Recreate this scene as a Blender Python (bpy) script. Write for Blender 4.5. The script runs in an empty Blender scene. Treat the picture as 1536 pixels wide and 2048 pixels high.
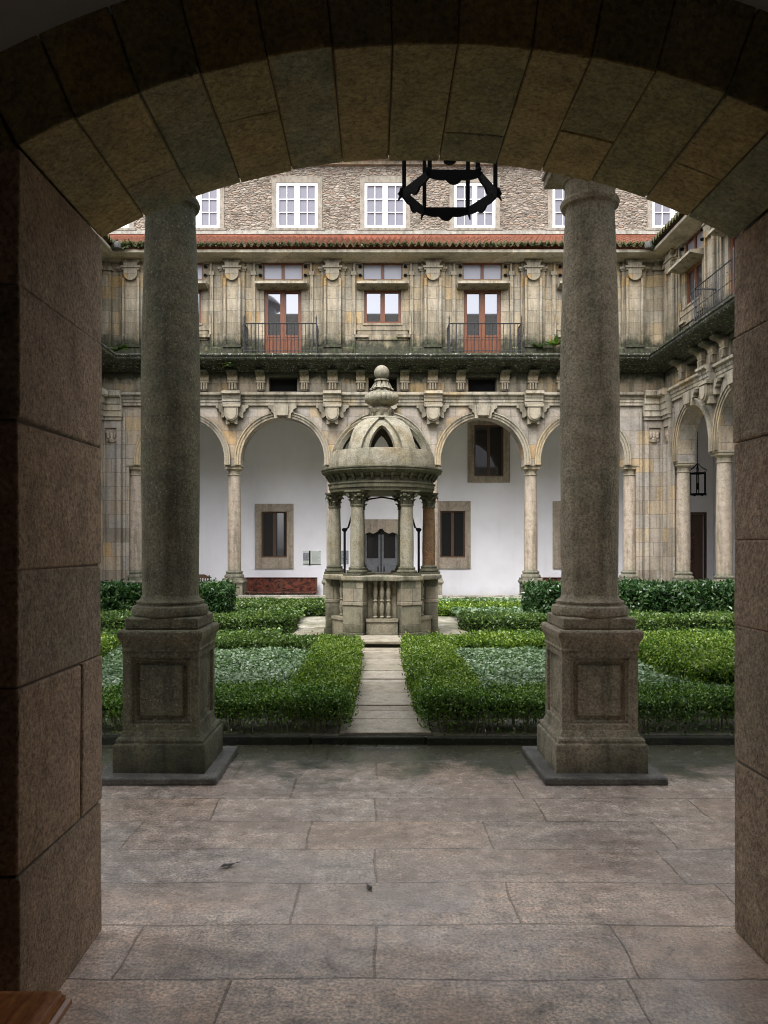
import bpy, math, random
import numpy as np
from mathutils import Vector, Matrix
random.seed(7); RNG = np.random.default_rng(11)
SC = bpy.context.scene; COL = SC.collection
R = math.radians; PI = math.pi

# ------------------------------------------------------------------ helpers
class MB:
    """collects faces, then links them as one mesh object"""
    def __init__(s): s.v = []; s.f = []; s.m = []
    def add(s, vs, fs, m=0):
        o = len(s.v); s.v += [tuple(v) for v in vs]
        for f in fs: s.f.append([o+i for i in f]); s.m.append(m)
    def box(s, x0, x1, y0, y1, z0, z1, m=0):
        x0, x1 = min(x0,x1), max(x0,x1); y0, y1 = min(y0,y1), max(y0,y1)
        vs = [(x0,y0,z0),(x1,y0,z0),(x1,y1,z0),(x0,y1,z0),(x0,y0,z1),(x1,y0,z1),(x1,y1,z1),(x0,y1,z1)]
        s.add(vs, [(0,3,2,1),(4,5,6,7),(0,1,5,4),(1,2,6,5),(2,3,7,6),(3,0,4,7)], m)
    def hexa(s, b, t, m=0):           # b,t: 4 points each (ccw from above)
        s.add(list(b)+list(t), [(0,3,2,1),(4,5,6,7),(0,1,5,4),(1,2,6,5),(2,3,7,6),(3,0,4,7)], m)
    def prism(s, pts, y0, y1, m=0):   # polygon in (x,z) extruded along y (y0 < y1), pts ccw seen from -y
        n = len(pts)
        vs = [(x,y0,z) for x,z in pts] + [(x,y1,z) for x,z in pts]
        fs = [tuple(range(n)), tuple(range(2*n-1, n-1, -1))]
        fs += [(i, n+i, n+(i+1)%n, (i+1)%n) for i in range(n)]
        s.add(vs, fs, m)
    def prism_z(s, pts, z0, z1, m=0, top=1.0, c=(0,0)):
        n = len(pts)
        vs = [(x,y,z0) for x,y in pts] + [(c[0]+(x-c[0])*top, c[1]+(y-c[1])*top, z1) for x,y in pts]
        fs = [tuple(range(n-1,-1,-1)), tuple(range(n,2*n))] + [(i,(i+1)%n,n+(i+1)%n,n+i) for i in range(n)]
        s.add(vs, fs, m)
    def sweep(s, prof, x0, x1, m0=0, m1=0, m=0):  # profile (d,z) swept along x; ends mitred by m*d; outward is -y
        n = len(prof)
        vs = [(x0+m0*d, -d, z) for d,z in prof] + [(x1-m1*d, -d, z) for d,z in prof]
        fs = [tuple(range(n)), tuple(range(2*n-1,n-1,-1))] + [(i,n+i,n+(i+1)%n,(i+1)%n) for i in range(n)]
        s.add(vs, fs, m)
    def lathe(s, prof, seg=32, c=(0,0), m=0, flute=0, famp=0, fz=None, a0=0, a1=2*PI, jit=0):
        full = abs(a1-a0-2*PI) < 1e-6; k = seg if full else seg+1
        vs = []
        for r, z in prof:
            for i in range(k):
                a = a0+(a1-a0)*i/seg
                rr = r
                if flute and (fz is None or fz[0] <= z <= fz[1]): rr = r*(1+famp*abs(math.sin(a*flute/2)))
                if jit: rr *= 1+jit*(math.sin(3*a+z*4)+math.sin(5*a-z*7))*.5
                vs.append((c[0]+rr*math.cos(a), c[1]+rr*math.sin(a), z))
        fs = []
        for j in range(len(prof)-1):
            for i in range(k if full else k-1):
                i2 = (i+1) % k
                fs.append((j*k+i, j*k+i2, (j+1)*k+i2, (j+1)*k+i))
        if full:
            if prof[0][0] > 1e-4: fs.append(tuple(range(k-1,-1,-1)))
            if prof[-1][0] > 1e-4: fs.append(tuple((len(prof)-1)*k+i for i in range(k)))
        s.add(vs, fs, m)
    def tube(s, pts, r, seg=6, m=0):
        pts = [Vector(p) for p in pts]; k = seg; vs = []
        for i, p in enumerate(pts):
            t = (pts[min(i+1,len(pts)-1)]-pts[max(i-1,0)]).normalized()
            u = t.cross(Vector((0,0,1)) if abs(t.z) < .9 else Vector((0,1,0))).normalized(); w = t.cross(u)
            rr = r[i] if isinstance(r,(list,tuple)) else r
            for j in range(k):
                a = 2*PI*j/k; vs.append(p+u*(rr*math.cos(a))+w*(rr*math.sin(a)))
        fs = [(i*k+j,i*k+(j+1)%k,(i+1)*k+(j+1)%k,(i+1)*k+j) for i in range(len(pts)-1) for j in range(k)]
        fs += [tuple(range(k-1,-1,-1)), tuple((len(pts)-1)*k+j for j in range(k))]
        s.add(vs, fs, m)
    def panel_box(s, cx, cy, w, z0, z1, bw, bt, rec, m=0):
        """square block with a framed sunk panel on every side"""
        h = w/2
        for k in range(4):
            a = k*PI/2; ca, sa = math.cos(a), math.sin(a)
            def P(u, d, z): x, y = u, -h+d; return (cx+x*ca-y*sa, cy+x*sa+y*ca, z)
            R0 = [(-h,z0),(h,z0),(h,z1),(-h,z1)]
            def ring(e): return [(-h+bw+e,z0+bt+e),(h-bw-e,z0+bt+e),(h-bw-e,z1-bt-e),(-h+bw+e,z1-bt-e)]
            levels = [(R0,0),(ring(0),0),(ring(.004),rec*.6),(ring(.022),rec*.6),(ring(.03),rec),(ring(.05),rec),(ring(.058),rec*.55)]
            vs = [P(u,d,z) for rr,d in levels for u,z in rr]; fs = []
            for l in range(len(levels)-1):
                for i in range(4): fs.append((l*4+i, l*4+(i+1)%4, (l+1)*4+(i+1)%4, (l+1)*4+i))
            b = (len(levels)-1)*4; fs.append((b,b+1,b+2,b+3))
            s.add(vs, fs, m)
        s.add([(cx-h,cy-h,z1),(cx+h,cy-h,z1),(cx+h,cy+h,z1),(cx-h,cy+h,z1)], [(0,1,2,3)], m)
        s.add([(cx-h,cy-h,z0),(cx+h,cy-h,z0),(cx+h,cy+h,z0),(cx-h,cy+h,z0)], [(3,2,1,0)], m)
    def square_profile(s, prof, cx, cy, m=0):      # (halfwidth,z) stack of square mouldings
        vs = []
        for h,z in prof: vs += [(cx-h,cy-h,z),(cx+h,cy-h,z),(cx+h,cy+h,z),(cx-h,cy+h,z)]
        n = len(prof); fs = [(3,2,1,0), tuple(4*(n-1)+i for i in range(4))]
        for j in range(n-1):
            for i in range(4): fs.append((4*j+i,4*j+(i+1)%4,4*(j+1)+(i+1)%4,4*(j+1)+i))
        s.add(vs, fs, m)
    def mesh(s, name, mats, smooth=True):
        me = bpy.data.meshes.new(name); me.from_pydata(s.v, [], s.f)
        for m in (mats if isinstance(mats,(list,tuple)) else [mats]): me.materials.append(m)
        me.polygons.foreach_set('material_index', s.m)
        if smooth:
            me.polygons.foreach_set('use_smooth', [True]*len(s.f)); me.set_sharp_from_angle(angle=R(32))
        me.update(); return me
    def build(s, name, mats, parent=None, smooth=True, bevel=0, segs=2):
        return link(name, s.mesh(name, mats, smooth), parent, bevel, segs)

def link(name, me, parent=None, bevel=0, segs=2, loc=None):
    o = bpy.data.objects.new(name, me); COL.objects.link(o)
    if parent is not None: o.parent = parent
    if loc is not None: o.location = loc
    if bevel:
        b = o.modifiers.new('bevel','BEVEL'); b.width = bevel; b.segments = segs; b.limit_method = 'ANGLE'; b.angle_limit = R(40)
    return o
def empty(name, loc=(0,0,0), rz=0):
    o = bpy.data.objects.new(name, None); COL.objects.link(o); o.location = loc; o.rotation_euler = (0,0,rz); o.empty_display_size = .2
    return o
def tag(o, label=None, cat=None, group=None, kind=None):
    if label: o['label'] = label
    if cat: o['category'] = cat
    if group: o['group'] = group
    if kind: o['kind'] = kind
    return o
def copy_tree(o, parent=None):
    c = o.copy(); COL.objects.link(c)
    if parent is not None: c.parent = parent
    for ch in list(o.children): copy_tree(ch, c)
    return c

# ------------------------------------------------------------------ materials
class NT:
    def __init__(s, name):
        s.mat = bpy.data.materials.new(name); s.mat.use_nodes = True
        s.t = s.mat.node_tree; s.t.nodes.clear()
        s.out = s.n('OutputMaterial'); s.b = s.n('BsdfPrincipled'); s.l(s.b.outputs[0], s.out.inputs[0])
    def n(s, typ, **kw):
        nd = s.t.nodes.new('ShaderNode'+typ)
        for k, v in kw.items(): setattr(nd, k, v)
        return nd
    def l(s, a, b): s.t.links.new(a, b)
    def val(s, sock, v):
        if hasattr(v, 'is_output'): s.l(v, sock)
        else: sock.default_value = v
    def math(s, op, a, b=0.5, clamp=False):
        nd = s.n('Math', operation=op, use_clamp=clamp); s.val(nd.inputs[0], a); s.val(nd.inputs[1], b); return nd.outputs[0]
    def mix(s, fac, a, b, mode='MIX'):
        nd = s.n('Mix', data_type='RGBA', blend_type=mode)
        s.val(nd.inputs[0], fac); s.val(nd.inputs[6], a); s.val(nd.inputs[7], b); return nd.outputs[2]
    def noise(s, vec, scale, detail=4, rough=.55, dist=0):
        nd = s.n('TexNoise'); s.val(nd.inputs['Vector'], vec); nd.inputs['Scale'].default_value = scale
        nd.inputs['Detail'].default_value = detail; nd.inputs['Roughness'].default_value = rough; nd.inputs['Distortion'].default_value = dist
        return nd.outputs['Fac']
    def ramp(s, fac, stops, interp='LINEAR'):
        nd = s.n('ValToRGB'); nd.color_ramp.interpolation = interp; e = nd.color_ramp.elements
        while len(e) < len(stops): e.new(.5)
        for el, (p, c) in zip(e, stops):
            el.position = p; el.color = (c,c,c,1) if isinstance(c,(int,float)) else (*c,1)
        s.val(nd.inputs[0], fac); return nd.outputs[0]
    def rng(s, v, a, b, c=0, d=1):
        nd = s.n('MapRange'); nd.clamp = True; s.val(nd.inputs[0], v)
        for i, x in enumerate((a,b,c,d)): nd.inputs[1+i].default_value = x
        return nd.outputs[0]
    def mapping(s, vec, scale=(1,1,1), loc=(0,0,0), rot=(0,0,0)):
        nd = s.n('Mapping'); s.l(vec, nd.inputs[0]); nd.inputs['Scale'].default_value = scale; nd.inputs['Location'].default_value = loc
        nd.inputs['Rotation'].default_value = rot; return nd.outputs[0]
    def obj(s): return s.n('TexCoord').outputs['Object']
    def pos(s): return s.n('NewGeometry').outputs['Position']
    def island(s): return s.n('NewGeometry').outputs['Random Per Island']
    def sep(s, v): nd = s.n('SeparateXYZ'); s.l(v, nd.inputs[0]); return nd.outputs
    def comb(s, x, y, z):
        nd = s.n('CombineXYZ')
        for i, v in enumerate((x,y,z)): s.val(nd.inputs[i], v)
        return nd.outputs[0]
    def vadd(s, a, b):
        nd = s.n('VectorMath', operation='ADD'); s.val(nd.inputs[0], a); s.val(nd.inputs[1], b); return nd.outputs[0]
    def jitter(s, vec, scale, amt):
        nd = s.n('TexNoise'); s.val(nd.inputs['Vector'], vec); nd.inputs['Scale'].default_value = scale; nd.inputs['Detail'].default_value = 3
        a = s.n('VectorMath', operation='SUBTRACT'); s.l(nd.outputs['Color'], a.inputs[0]); a.inputs[1].default_value = (.5,.5,.5)
        m = s.n('VectorMath', operation='SCALE'); s.l(a.outputs[0], m.inputs[0]); m.inputs['Scale'].default_value = amt
        return s.vadd(vec, m.outputs[0])
    def grime(s, c, dist=.15, k=.75, col=(.30,.30,.25)):  # crevice shade and dirt: ambient occlusion multiplied into the base colour
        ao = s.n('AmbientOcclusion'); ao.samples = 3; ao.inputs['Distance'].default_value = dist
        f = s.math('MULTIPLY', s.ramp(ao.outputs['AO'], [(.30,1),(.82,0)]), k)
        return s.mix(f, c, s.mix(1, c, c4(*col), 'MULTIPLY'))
    def bump(s, h, strength=.4, dist=.02, normal=None):
        nd = s.n('Bump'); nd.inputs['Strength'].default_value = strength; nd.inputs['Distance'].default_value = dist
        s.l(h, nd.inputs['Height'])
        if normal is not None: s.l(normal, nd.inputs['Normal'])
        return nd.outputs[0]
    def fin(s, color=None, rough=None, normal=None, spec=None, metal=None):
        if color is not None: s.val(s.b.inputs['Base Color'], color)
        if rough is not None: s.val(s.b.inputs['Roughness'], rough)
        if normal is not None: s.l(normal, s.b.inputs['Normal'])
        if spec is not None: s.b.inputs['Specular IOR Level'].default_value = spec
        if metal is not None: s.b.inputs['Metallic'].default_value = metal
        return s.mat
def c4(*c): return (*c, 1)

STONE = [(0,(.26,.22,.155)),(.25,(.36,.305,.22)),(.45,(.41,.355,.27)),(.62,(.34,.305,.24)),(.78,(.42,.34,.225)),(.92,(.43,.325,.18)),(.98,(.42,.28,.13)),(1,(.38,.34,.285))]
TRIM = [(0,(.30,.265,.205)),(.3,(.43,.385,.30)),(.6,(.48,.44,.37)),(.85,(.45,.36,.23)),(1,(.37,.34,.29))]

def ashlar(name, stops, bw=.62, bh=.36, moss=(), streak=.5, bumpk=.5, fine=1.0, moss_shade_amt=1.0, jk=.6, spots=0, grime=0):
    """coursed stone: blocks of mixed colour, thin joints, weathering, moss and painted shade by height"""
    t = NT(name); o = t.obj(); j = t.jitter(o, 3, .02); x, y, z = t.sep(j)
    bv = t.comb(t.math('ADD', x, y), z, 0.0)
    br = t.n('TexBrick'); t.l(bv, br.inputs['Vector']); br.offset = .43; br.squash = 1.35; br.squash_frequency = 3
    for k, v in (('Scale',1),('Mortar Size',.007),('Mortar Smooth',.4),('Bias',0),('Brick Width',bw),('Row Height',bh)): br.inputs[k].default_value = v
    br.inputs['Color1'].default_value = c4(0,0,0); br.inputs['Color2'].default_value = c4(1,1,1); br.inputs['Mortar'].default_value = c4(.5,.5,.5)
    base = t.ramp(br.outputs['Color'], stops)
    n1 = t.noise(o, .9, 6, .6); n2 = t.noise(o, 14, 6, .7); n3 = t.noise(t.mapping(o, (5,5,.45)), 1, 5, .65); nf = t.noise(o, 90, 3, .7)
    c = t.mix(1, base, t.ramp(n2, [(.25,.62),(.5,1),(.8,1.22)]), 'MULTIPLY')
    c = t.mix(.7, c, t.ramp(n1, [(.3,(.48,.47,.46)),(.48,(.95,.95,.95)),(.55,(1.05,1.02,.98)),(.72,(1.25,1.03,.72))]), 'MULTIPLY')
    c = t.mix(.55*fine, c, t.ramp(nf, [(.3,.55),(.55,1),(.75,1.3)]), 'MULTIPLY')
    c = t.mix(t.math('MULTIPLY', t.ramp(n3, [(.47,0),(.66,1)]), streak), c, c4(.06,.056,.043))
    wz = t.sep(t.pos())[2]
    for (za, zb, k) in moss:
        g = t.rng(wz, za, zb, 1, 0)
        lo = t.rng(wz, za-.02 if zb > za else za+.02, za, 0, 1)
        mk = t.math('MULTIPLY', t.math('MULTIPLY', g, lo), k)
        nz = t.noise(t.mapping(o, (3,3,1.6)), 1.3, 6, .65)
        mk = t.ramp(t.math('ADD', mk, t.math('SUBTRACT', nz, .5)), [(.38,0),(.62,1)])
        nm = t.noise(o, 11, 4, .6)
        c = t.mix(t.math('MULTIPLY', mk, .93*moss_shade_amt), c, t.ramp(nm, [(.3,(.014,.014,.010)),(.5,(.035,.036,.024)),(.64,(.055,.075,.028)),(.8,(.17,.18,.15))]))
    c = t.mix(t.math('MULTIPLY', br.outputs['Fac'], jk), c, c4(.07,.06,.045))
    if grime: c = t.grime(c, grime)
    if spots:
        sp = t.noise(o, 17, 3, .6); c = t.mix(t.math('MULTIPLY', t.ramp(sp, [(.60,0),(.66,1)]), spots), c, c4(.42,.43,.40))
    h = t.math('ADD', t.math('MULTIPLY', n2, .5), t.math('MULTIPLY', nf, .18))
    h = t.math('SUBTRACT', h, t.math('MULTIPLY', br.outputs['Fac'], .55))
    return t.fin(c, .86, t.bump(h, bumpk, .03), spec=.3)

def granite(name, stops, island=False, rough=.8, moss=None, speck=1.0, bumpk=.5, scale=1.0, wet=False, grime=0):
    t = NT(name); o = t.obj()
    n1 = t.noise(o, 1.7*scale, 5, .6); n2 = t.noise(o, 9*scale, 6, .65); n3 = t.noise(o, 55*scale, 4, .75); n4 = t.noise(o, 140*scale, 2, .6)
    f = t.math('ADD', t.math('MULTIPLY', t.math('SUBTRACT', n1, .5), 1.1), .5)
    if island: f = t.math('ADD', t.math('MULTIPLY', f, .45), t.math('MULTIPLY', t.island(), .55))
    c = t.ramp(f, stops)
    c = t.mix(1, c, t.ramp(n2, [(.25,.6),(.5,1),(.8,1.3)]), 'MULTIPLY')
    c = t.mix(.75*speck, c, t.ramp(n3, [(.32,.45),(.5,1),(.68,1.5)]), 'MULTIPLY')
    vo = t.n('TexVoronoi'); vo.inputs['Scale'].default_value = 120*scale; t.l(o, vo.inputs['Vector'])
    c = t.mix(t.math('MULTIPLY', t.ramp(vo.outputs['Color'], [(.86,0),(.93,1)]), .35*speck), c, c4(.5,.47,.42))
    if moss:
        za, zb, k = moss; wz = t.sep(t.pos())[2]
        mk = t.ramp(t.math('ADD', t.math('MULTIPLY', t.rng(wz, za, zb, 1, 0), k), t.math('SUBTRACT', n1, .5)), [(.35,0),(.7,1)])
        c = t.mix(t.math('MULTIPLY', mk, .8), c, t.ramp(n2, [(.3,(.018,.020,.012)),(.55,(.035,.045,.02)),(.75,(.06,.08,.03))]))
    st = t.noise(t.mapping(o, (6,6,.5)), 1, 5, .65)
    c = t.mix(t.math('MULTIPLY', t.ramp(st, [(.50,0),(.70,1)]), .25 if island else .7), c, t.mix(1, c, c4(.30,.31,.24), 'MULTIPLY'))
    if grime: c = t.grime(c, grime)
    h = t.math('ADD', t.math('MULTIPLY', n2, .6), t.math('MULTIPLY', n3, .35))
    r = t.ramp(n1, [(.35,.28),(.6,.6)]) if wet else rough
    return t.fin(c, r, t.bump(h, bumpk, .03), spec=.35)

def plain(name, col, rough=.6, metal=0, noise=0, nscale=20, bumpk=0, spec=.4, col2=None):
    t = NT(name); c = c4(*col)
    if noise:
        n = t.noise(t.obj(), nscale, 5, .6)
        c = t.mix(t.ramp(n, [(.5-noise/2,0),(.5+noise/2,1)]), c4(*col), c4(*(col2 or tuple(v*.6 for v in col))))
        if bumpk: return t.fin(c, rough, t.bump(n, bumpk, .01), spec, metal)
    return t.fin(c, rough, None, spec, metal)

def mk_floor():
    t = NT('wet_flagstones'); o = t.obj(); j = t.jitter(o, 1.6, .07); x, y, z = t.sep(j)
    br = t.n('TexBrick'); t.l(t.comb(x, y, 0.0), br.inputs['Vector']); br.offset = .37; br.offset_frequency = 2; br.squash = 1.5; br.squash_frequency = 3
    for k, v in (('Scale',1),('Mortar Size',.006),('Mortar Smooth',.6),('Bias',0),('Brick Width',.98),('Row Height',.405)): br.inputs[k].default_value = v
    br.inputs['Color1'].default_value = c4(0,0,0); br.inputs['Color2'].default_value = c4(1,1,1); br.inputs['Mortar'].default_value = c4(.5,.5,.5)
    base = t.ramp(br.outputs['Color'], [(0,(.46,.42,.38)),(.25,(.60,.56,.52)),(.45,(.64,.55,.47)),(.6,(.54,.52,.50)),(.75,(.66,.62,.58)),(.9,(.62,.53,.44)),(1,(.58,.56,.53))])
    n1 = t.noise(o, 1.1, 6, .6); n2 = t.noise(o, 10, 6, .68); n3 = t.noise(o, 70, 4, .75); n4 = t.noise(t.mapping(o,(1,1.6,1),(3,1,0)), .8, 5, .55)
    c = t.mix(1, base, t.ramp(n2, [(.28,.42),(.5,1),(.75,1.4)]), 'MULTIPLY')
    c = t.mix(.95, c, t.ramp(n3, [(.34,.40),(.5,1),(.66,1.6)]), 'MULTIPLY')
    ns = t.noise(t.mapping(o,(.8,2.6,1)), 1.5, 6, .7)
    c = t.mix(.85, c, t.ramp(ns, [(.32,(.50,.47,.45)),(.5,(1,1,1)),(.68,(1.18,1.08,.98))]), 'MULTIPLY')
    c = t.mix(1, c, c4(1.14,1.02,.92), 'MULTIPLY')
    c = t.mix(t.ramp(n1, [(.45,0),(.66,.55)]), c, c4(.50,.34,.25))
    wy = t.sep(t.pos())[1]
    # moss with pale wet glints painted in, and standing wet towards the courtyard edge
    mk = t.ramp(t.math('ADD', t.math('MULTIPLY', t.rng(wy, 4.55, 6.0), .80), t.math('SUBTRACT', t.noise(o, 2.6, 6, .62), .5)), [(.36,0),(.60,1)])
    c = t.mix(t.math('MULTIPLY', mk, .9), c, t.ramp(n3, [(.3,(.012,.014,.009)),(.5,(.035,.05,.018)),(.66,(.12,.14,.07)),(.75,(.25,.26,.2))]))
    wetm = t.math('ADD', t.math('MULTIPLY', t.rng(wy, 3.0, 4.8), .62), t.math('SUBTRACT', n4, .5))
    wet = t.ramp(wetm, [(.02,0),(.20,1)])
    pud = t.ramp(t.noise(t.mapping(o,(.55,.8,1),(.35,.18,0)), 1.1, 4, .5), [(.60,0),(.66,1)])
    dx = t.math('DIVIDE', t.math('SUBTRACT', t.sep(t.pos())[0], .20), .30); dy = t.math('DIVIDE', t.math('SUBTRACT', wy, 3.50), .17)
    rr = t.math('ADD', t.math('MULTIPLY', dx, dx), t.math('MULTIPLY', dy, dy)); rr = t.math('ADD', rr, t.math('MULTIPLY', t.math('SUBTRACT', t.noise(o, 5, 4, .6), .5), 1.6))
    pool = t.ramp(rr, [(.75,1),(1.0,0)]); pud = t.math('MAXIMUM', pud, pool)
    c = t.mix(t.math('MULTIPLY', pool, .22), c, c4(.50,.51,.54))  # pale reflection on the damp patch, painted into the colour
    c = t.mix(t.math('MULTIPLY', wet, .5), c, t.mix(1, c, c4(.66,.66,.68), 'MULTIPLY'))
    c = t.mix(t.math('MULTIPLY', t.math('MULTIPLY', br.outputs['Fac'], t.ramp(n1,[(.35,.25),(.6,1)])), .6), c, c4(.07,.06,.05))
    ro = t.mix(wet, t.ramp(n2, [(.3,.42),(.7,.7)]), t.ramp(n2, [(.3,.12),(.7,.34)]))
    ro = t.mix(pud, ro, c4(.14,.14,.14))
    t.val(t.b.inputs['Coat Weight'], t.math('MAXIMUM', t.math('MULTIPLY', wet, .85), pud)); t.b.inputs['Coat IOR'].default_value = 2.1
    t.val(t.b.inputs['Coat Roughness'], t.math('SUBTRACT', t.rng(wy, 4.0, 5.6, .22, .10), t.math('MULTIPLY', pud, .06)))
    h = t.math('ADD', t.math('MULTIPLY', n2, .7), t.math('MULTIPLY', n3, .4))
    h = t.math('SUBTRACT', h, t.math('MULTIPLY', br.outputs['Fac'], .8))
    t.l(t.bump(h, .22, .010), t.b.inputs['Coat Normal'])
    return t.fin(c, ro, t.bump(h, .75, .02), spec=.6)

def mk_rubble():
    t = NT('rubble_masonry'); o = t.obj(); j = t.jitter(o, 7, .04); x, y, z = t.sep(j)
    v = t.comb(t.math('MULTIPLY', t.math('ADD', x, y), 5.6), t.math('MULTIPLY', z, 15), 0.0)
    a = t.n('TexVoronoi', feature='F1'); a.inputs['Scale'].default_value = 1; t.l(v, a.inputs['Vector'])
    e = t.n('TexVoronoi', feature='DISTANCE_TO_EDGE'); e.inputs['Scale'].default_value = 1; t.l(v, e.inputs['Vector'])
    rnd = t.sep(a.outputs['Color'])[0]
    c = t.ramp(rnd, [(0,(.13,.105,.08)),(.2,(.21,.17,.13)),(.4,(.29,.245,.195)),(.6,(.24,.19,.145)),(.75,(.33,.29,.24)),(.9,(.27,.18,.125)),(1,(.19,.17,.145))])
    n2 = t.noise(o, 16, 5, .7)
    c = t.mix(.9, c, t.ramp(n2, [(.25,.6),(.5,1),(.8,1.3)]), 'MULTIPLY')
    mort = t.ramp(e.outputs['Distance'], [(.02,1),(.10,0)])
    c = t.mix(t.math('MULTIPLY', mort, .75), c, t.ramp(n2, [(.35,(.07,.055,.045)),(.6,(.28,.255,.225))]))
    h = t.math('ADD', t.ramp(e.outputs['Distance'], [(0,0),(.22,1)]), t.math('MULTIPLY', n2, .5))
    return t.fin(c, .9, t.bump(h, .9, .05), spec=.2)

def mk_roof():
    t = NT('clay_tiles'); o = t.obj()
    n = t.noise(o, 8, 4, .75); n2 = t.noise(o, 1.2, 4, .6); n3 = t.noise(o, 22, 4, .7)
    c = t.ramp(n, [(.25,(.035,.02,.014)),(.42,(.11,.042,.025)),(.55,(.18,.066,.036)),(.68,(.13,.07,.042)),(.8,(.17,.125,.08))])
    d = t.sep(o)[1]
    mk = t.ramp(t.math('ADD', t.math('MULTIPLY', t.rng(d, -.75, .3, 1, 0), .75), t.math('SUBTRACT', n2, .5)), [(.34,0),(.56,1)])
    c = t.mix(t.math('MULTIPLY', mk, .85), c, t.ramp(n3, [(.35,(.02,.022,.012)),(.55,(.06,.07,.028)),(.75,(.20,.19,.10))]))
    c = t.grime(c, .10, .9, (.12,.11,.09))  # gaps between the tiles shaded by occlusion in the colour
    return t.fin(c, .85, t.bump(n3, .6, .02), spec=.2)

def mk_wood(name, a, b, rough=.45, sc=(3,30,30), bumpk=.25, r0=.3, r1=.7):
    t = NT(name); o = t.obj(); n = t.noise(t.mapping(o, sc), 1, 6, .7, 1.2); n2 = t.noise(o, 40, 3, .6)
    c = t.ramp(n, [(r0,a),(r1,b)])
    c = t.mix(.5, c, t.ramp(n2, [(.3,.6),(.6,1.1)]), 'MULTIPLY')
    return t.fin(c, rough, t.bump(n, bumpk, .006), spec=.4)

def mk_glass(name, dark, refl, rough=.02):
    t = NT(name)
    g = t.n('BsdfGlossy'); g.inputs['Roughness'].default_value = rough; g.inputs['Color'].default_value = c4(.93,.93,1)
    m = t.n('MixShader'); m.inputs[0].default_value = refl
    t.fin(c4(*dark), .5, spec=.2)
    t.l(t.b.outputs[0], m.inputs[1]); t.l(g.outputs[0], m.inputs[2]); t.l(m.outputs[0], t.out.inputs[0])
    return t.mat

def mk_leaf(name, stops, rough=.42, zgrad=None, var=1.0):
    t = NT(name); o = t.obj(); isl = t.island()
    n = t.noise(o, 1.6, 4, .6)
    f = t.math('ADD', t.math('MULTIPLY', isl, .66*var), t.math('MULTIPLY', t.math('SUBTRACT', n, .22), .62))
    if zgrad:
        z = t.sep(t.pos())[2]
        f = t.math('ADD', f, t.rng(z, zgrad[0], zgrad[1], -zgrad[2], zgrad[2]))
    c = t.ramp(f, stops)
    t.fin(c, rough, spec=.45)
    tr = t.n('BsdfTranslucent'); t.val(tr.inputs[0], t.mix(1, c, c4(1.0,1.25,.5), 'MULTIPLY'))
    m = t.n('MixShader'); m.inputs[0].default_value = .25
    t.l(t.b.outputs[0], m.inputs[1]); t.l(tr.outputs[0], m.inputs[2]); t.l(m.outputs[0], t.out.inputs[0])
    return t.mat

def mk_plaster(name, col, dirt=(.45,.44,.42), low=None, k=.35):
    t = NT(name); o = t.obj(); n = t.noise(o, .8, 6, .6); n2 = t.noise(o, 18, 5, .6); st = t.noise(t.mapping(o,(4,4,.4)), 1, 5, .6)
    c = t.mix(t.math('MULTIPLY', t.ramp(n, [(.45,0),(.75,1)]), k), c4(*col), c4(*dirt))
    c = t.mix(t.math('MULTIPLY', t.ramp(st, [(.55,0),(.8,1)]), k*.6), c, c4(*dirt))
    if low:
        lw = t.ramp(t.math('ADD', t.math('MULTIPLY', t.rng(t.sep(t.pos())[2], -.4, low, 1, 0), .9), t.math('SUBTRACT', n, .5)), [(.3,0),(.8,1)])
        c = t.mix(t.math('MULTIPLY', lw, .5), c, c4(.40,.39,.36))
    return t.fin(c, .9, t.bump(n2, .2, .01), spec=.2)

M = {}
M['ashlar'] = ashlar('ashlar_wall', STONE, moss=((7.15,8.5,.95),(6.95,6.2,1.05),(10.4,9.6,.65)), streak=.7, grime=.16)  # highest band is shade below the eave, painted with the moss colours
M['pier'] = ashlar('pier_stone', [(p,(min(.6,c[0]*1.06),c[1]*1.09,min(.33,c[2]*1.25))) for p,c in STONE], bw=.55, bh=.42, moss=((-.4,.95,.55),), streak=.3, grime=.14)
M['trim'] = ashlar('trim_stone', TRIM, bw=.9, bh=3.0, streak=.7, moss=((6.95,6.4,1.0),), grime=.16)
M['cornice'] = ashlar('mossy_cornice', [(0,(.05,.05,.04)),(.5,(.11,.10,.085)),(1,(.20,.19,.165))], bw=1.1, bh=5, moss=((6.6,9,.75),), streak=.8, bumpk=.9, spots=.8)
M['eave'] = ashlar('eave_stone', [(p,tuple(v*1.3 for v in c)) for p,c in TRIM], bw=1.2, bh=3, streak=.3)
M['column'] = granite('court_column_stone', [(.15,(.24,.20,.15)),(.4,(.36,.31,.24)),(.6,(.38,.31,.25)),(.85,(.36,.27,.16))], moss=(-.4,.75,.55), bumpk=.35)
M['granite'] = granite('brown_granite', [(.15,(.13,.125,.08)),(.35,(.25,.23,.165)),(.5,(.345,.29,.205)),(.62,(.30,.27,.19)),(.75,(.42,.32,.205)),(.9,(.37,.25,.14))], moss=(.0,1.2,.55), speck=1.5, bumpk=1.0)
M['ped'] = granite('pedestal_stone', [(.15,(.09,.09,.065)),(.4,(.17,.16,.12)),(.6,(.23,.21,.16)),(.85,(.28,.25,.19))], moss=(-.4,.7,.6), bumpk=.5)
M['granite_dark'] = granite('dark_mossy_granite', [(.15,(.055,.060,.035)),(.35,(.115,.118,.075)),(.5,(.17,.155,.10)),(.62,(.125,.128,.08)),(.75,(.23,.185,.115)),(.9,(.20,.135,.07))], moss=(.0,1.3,.62), speck=1.5, bumpk=1.0)
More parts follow.
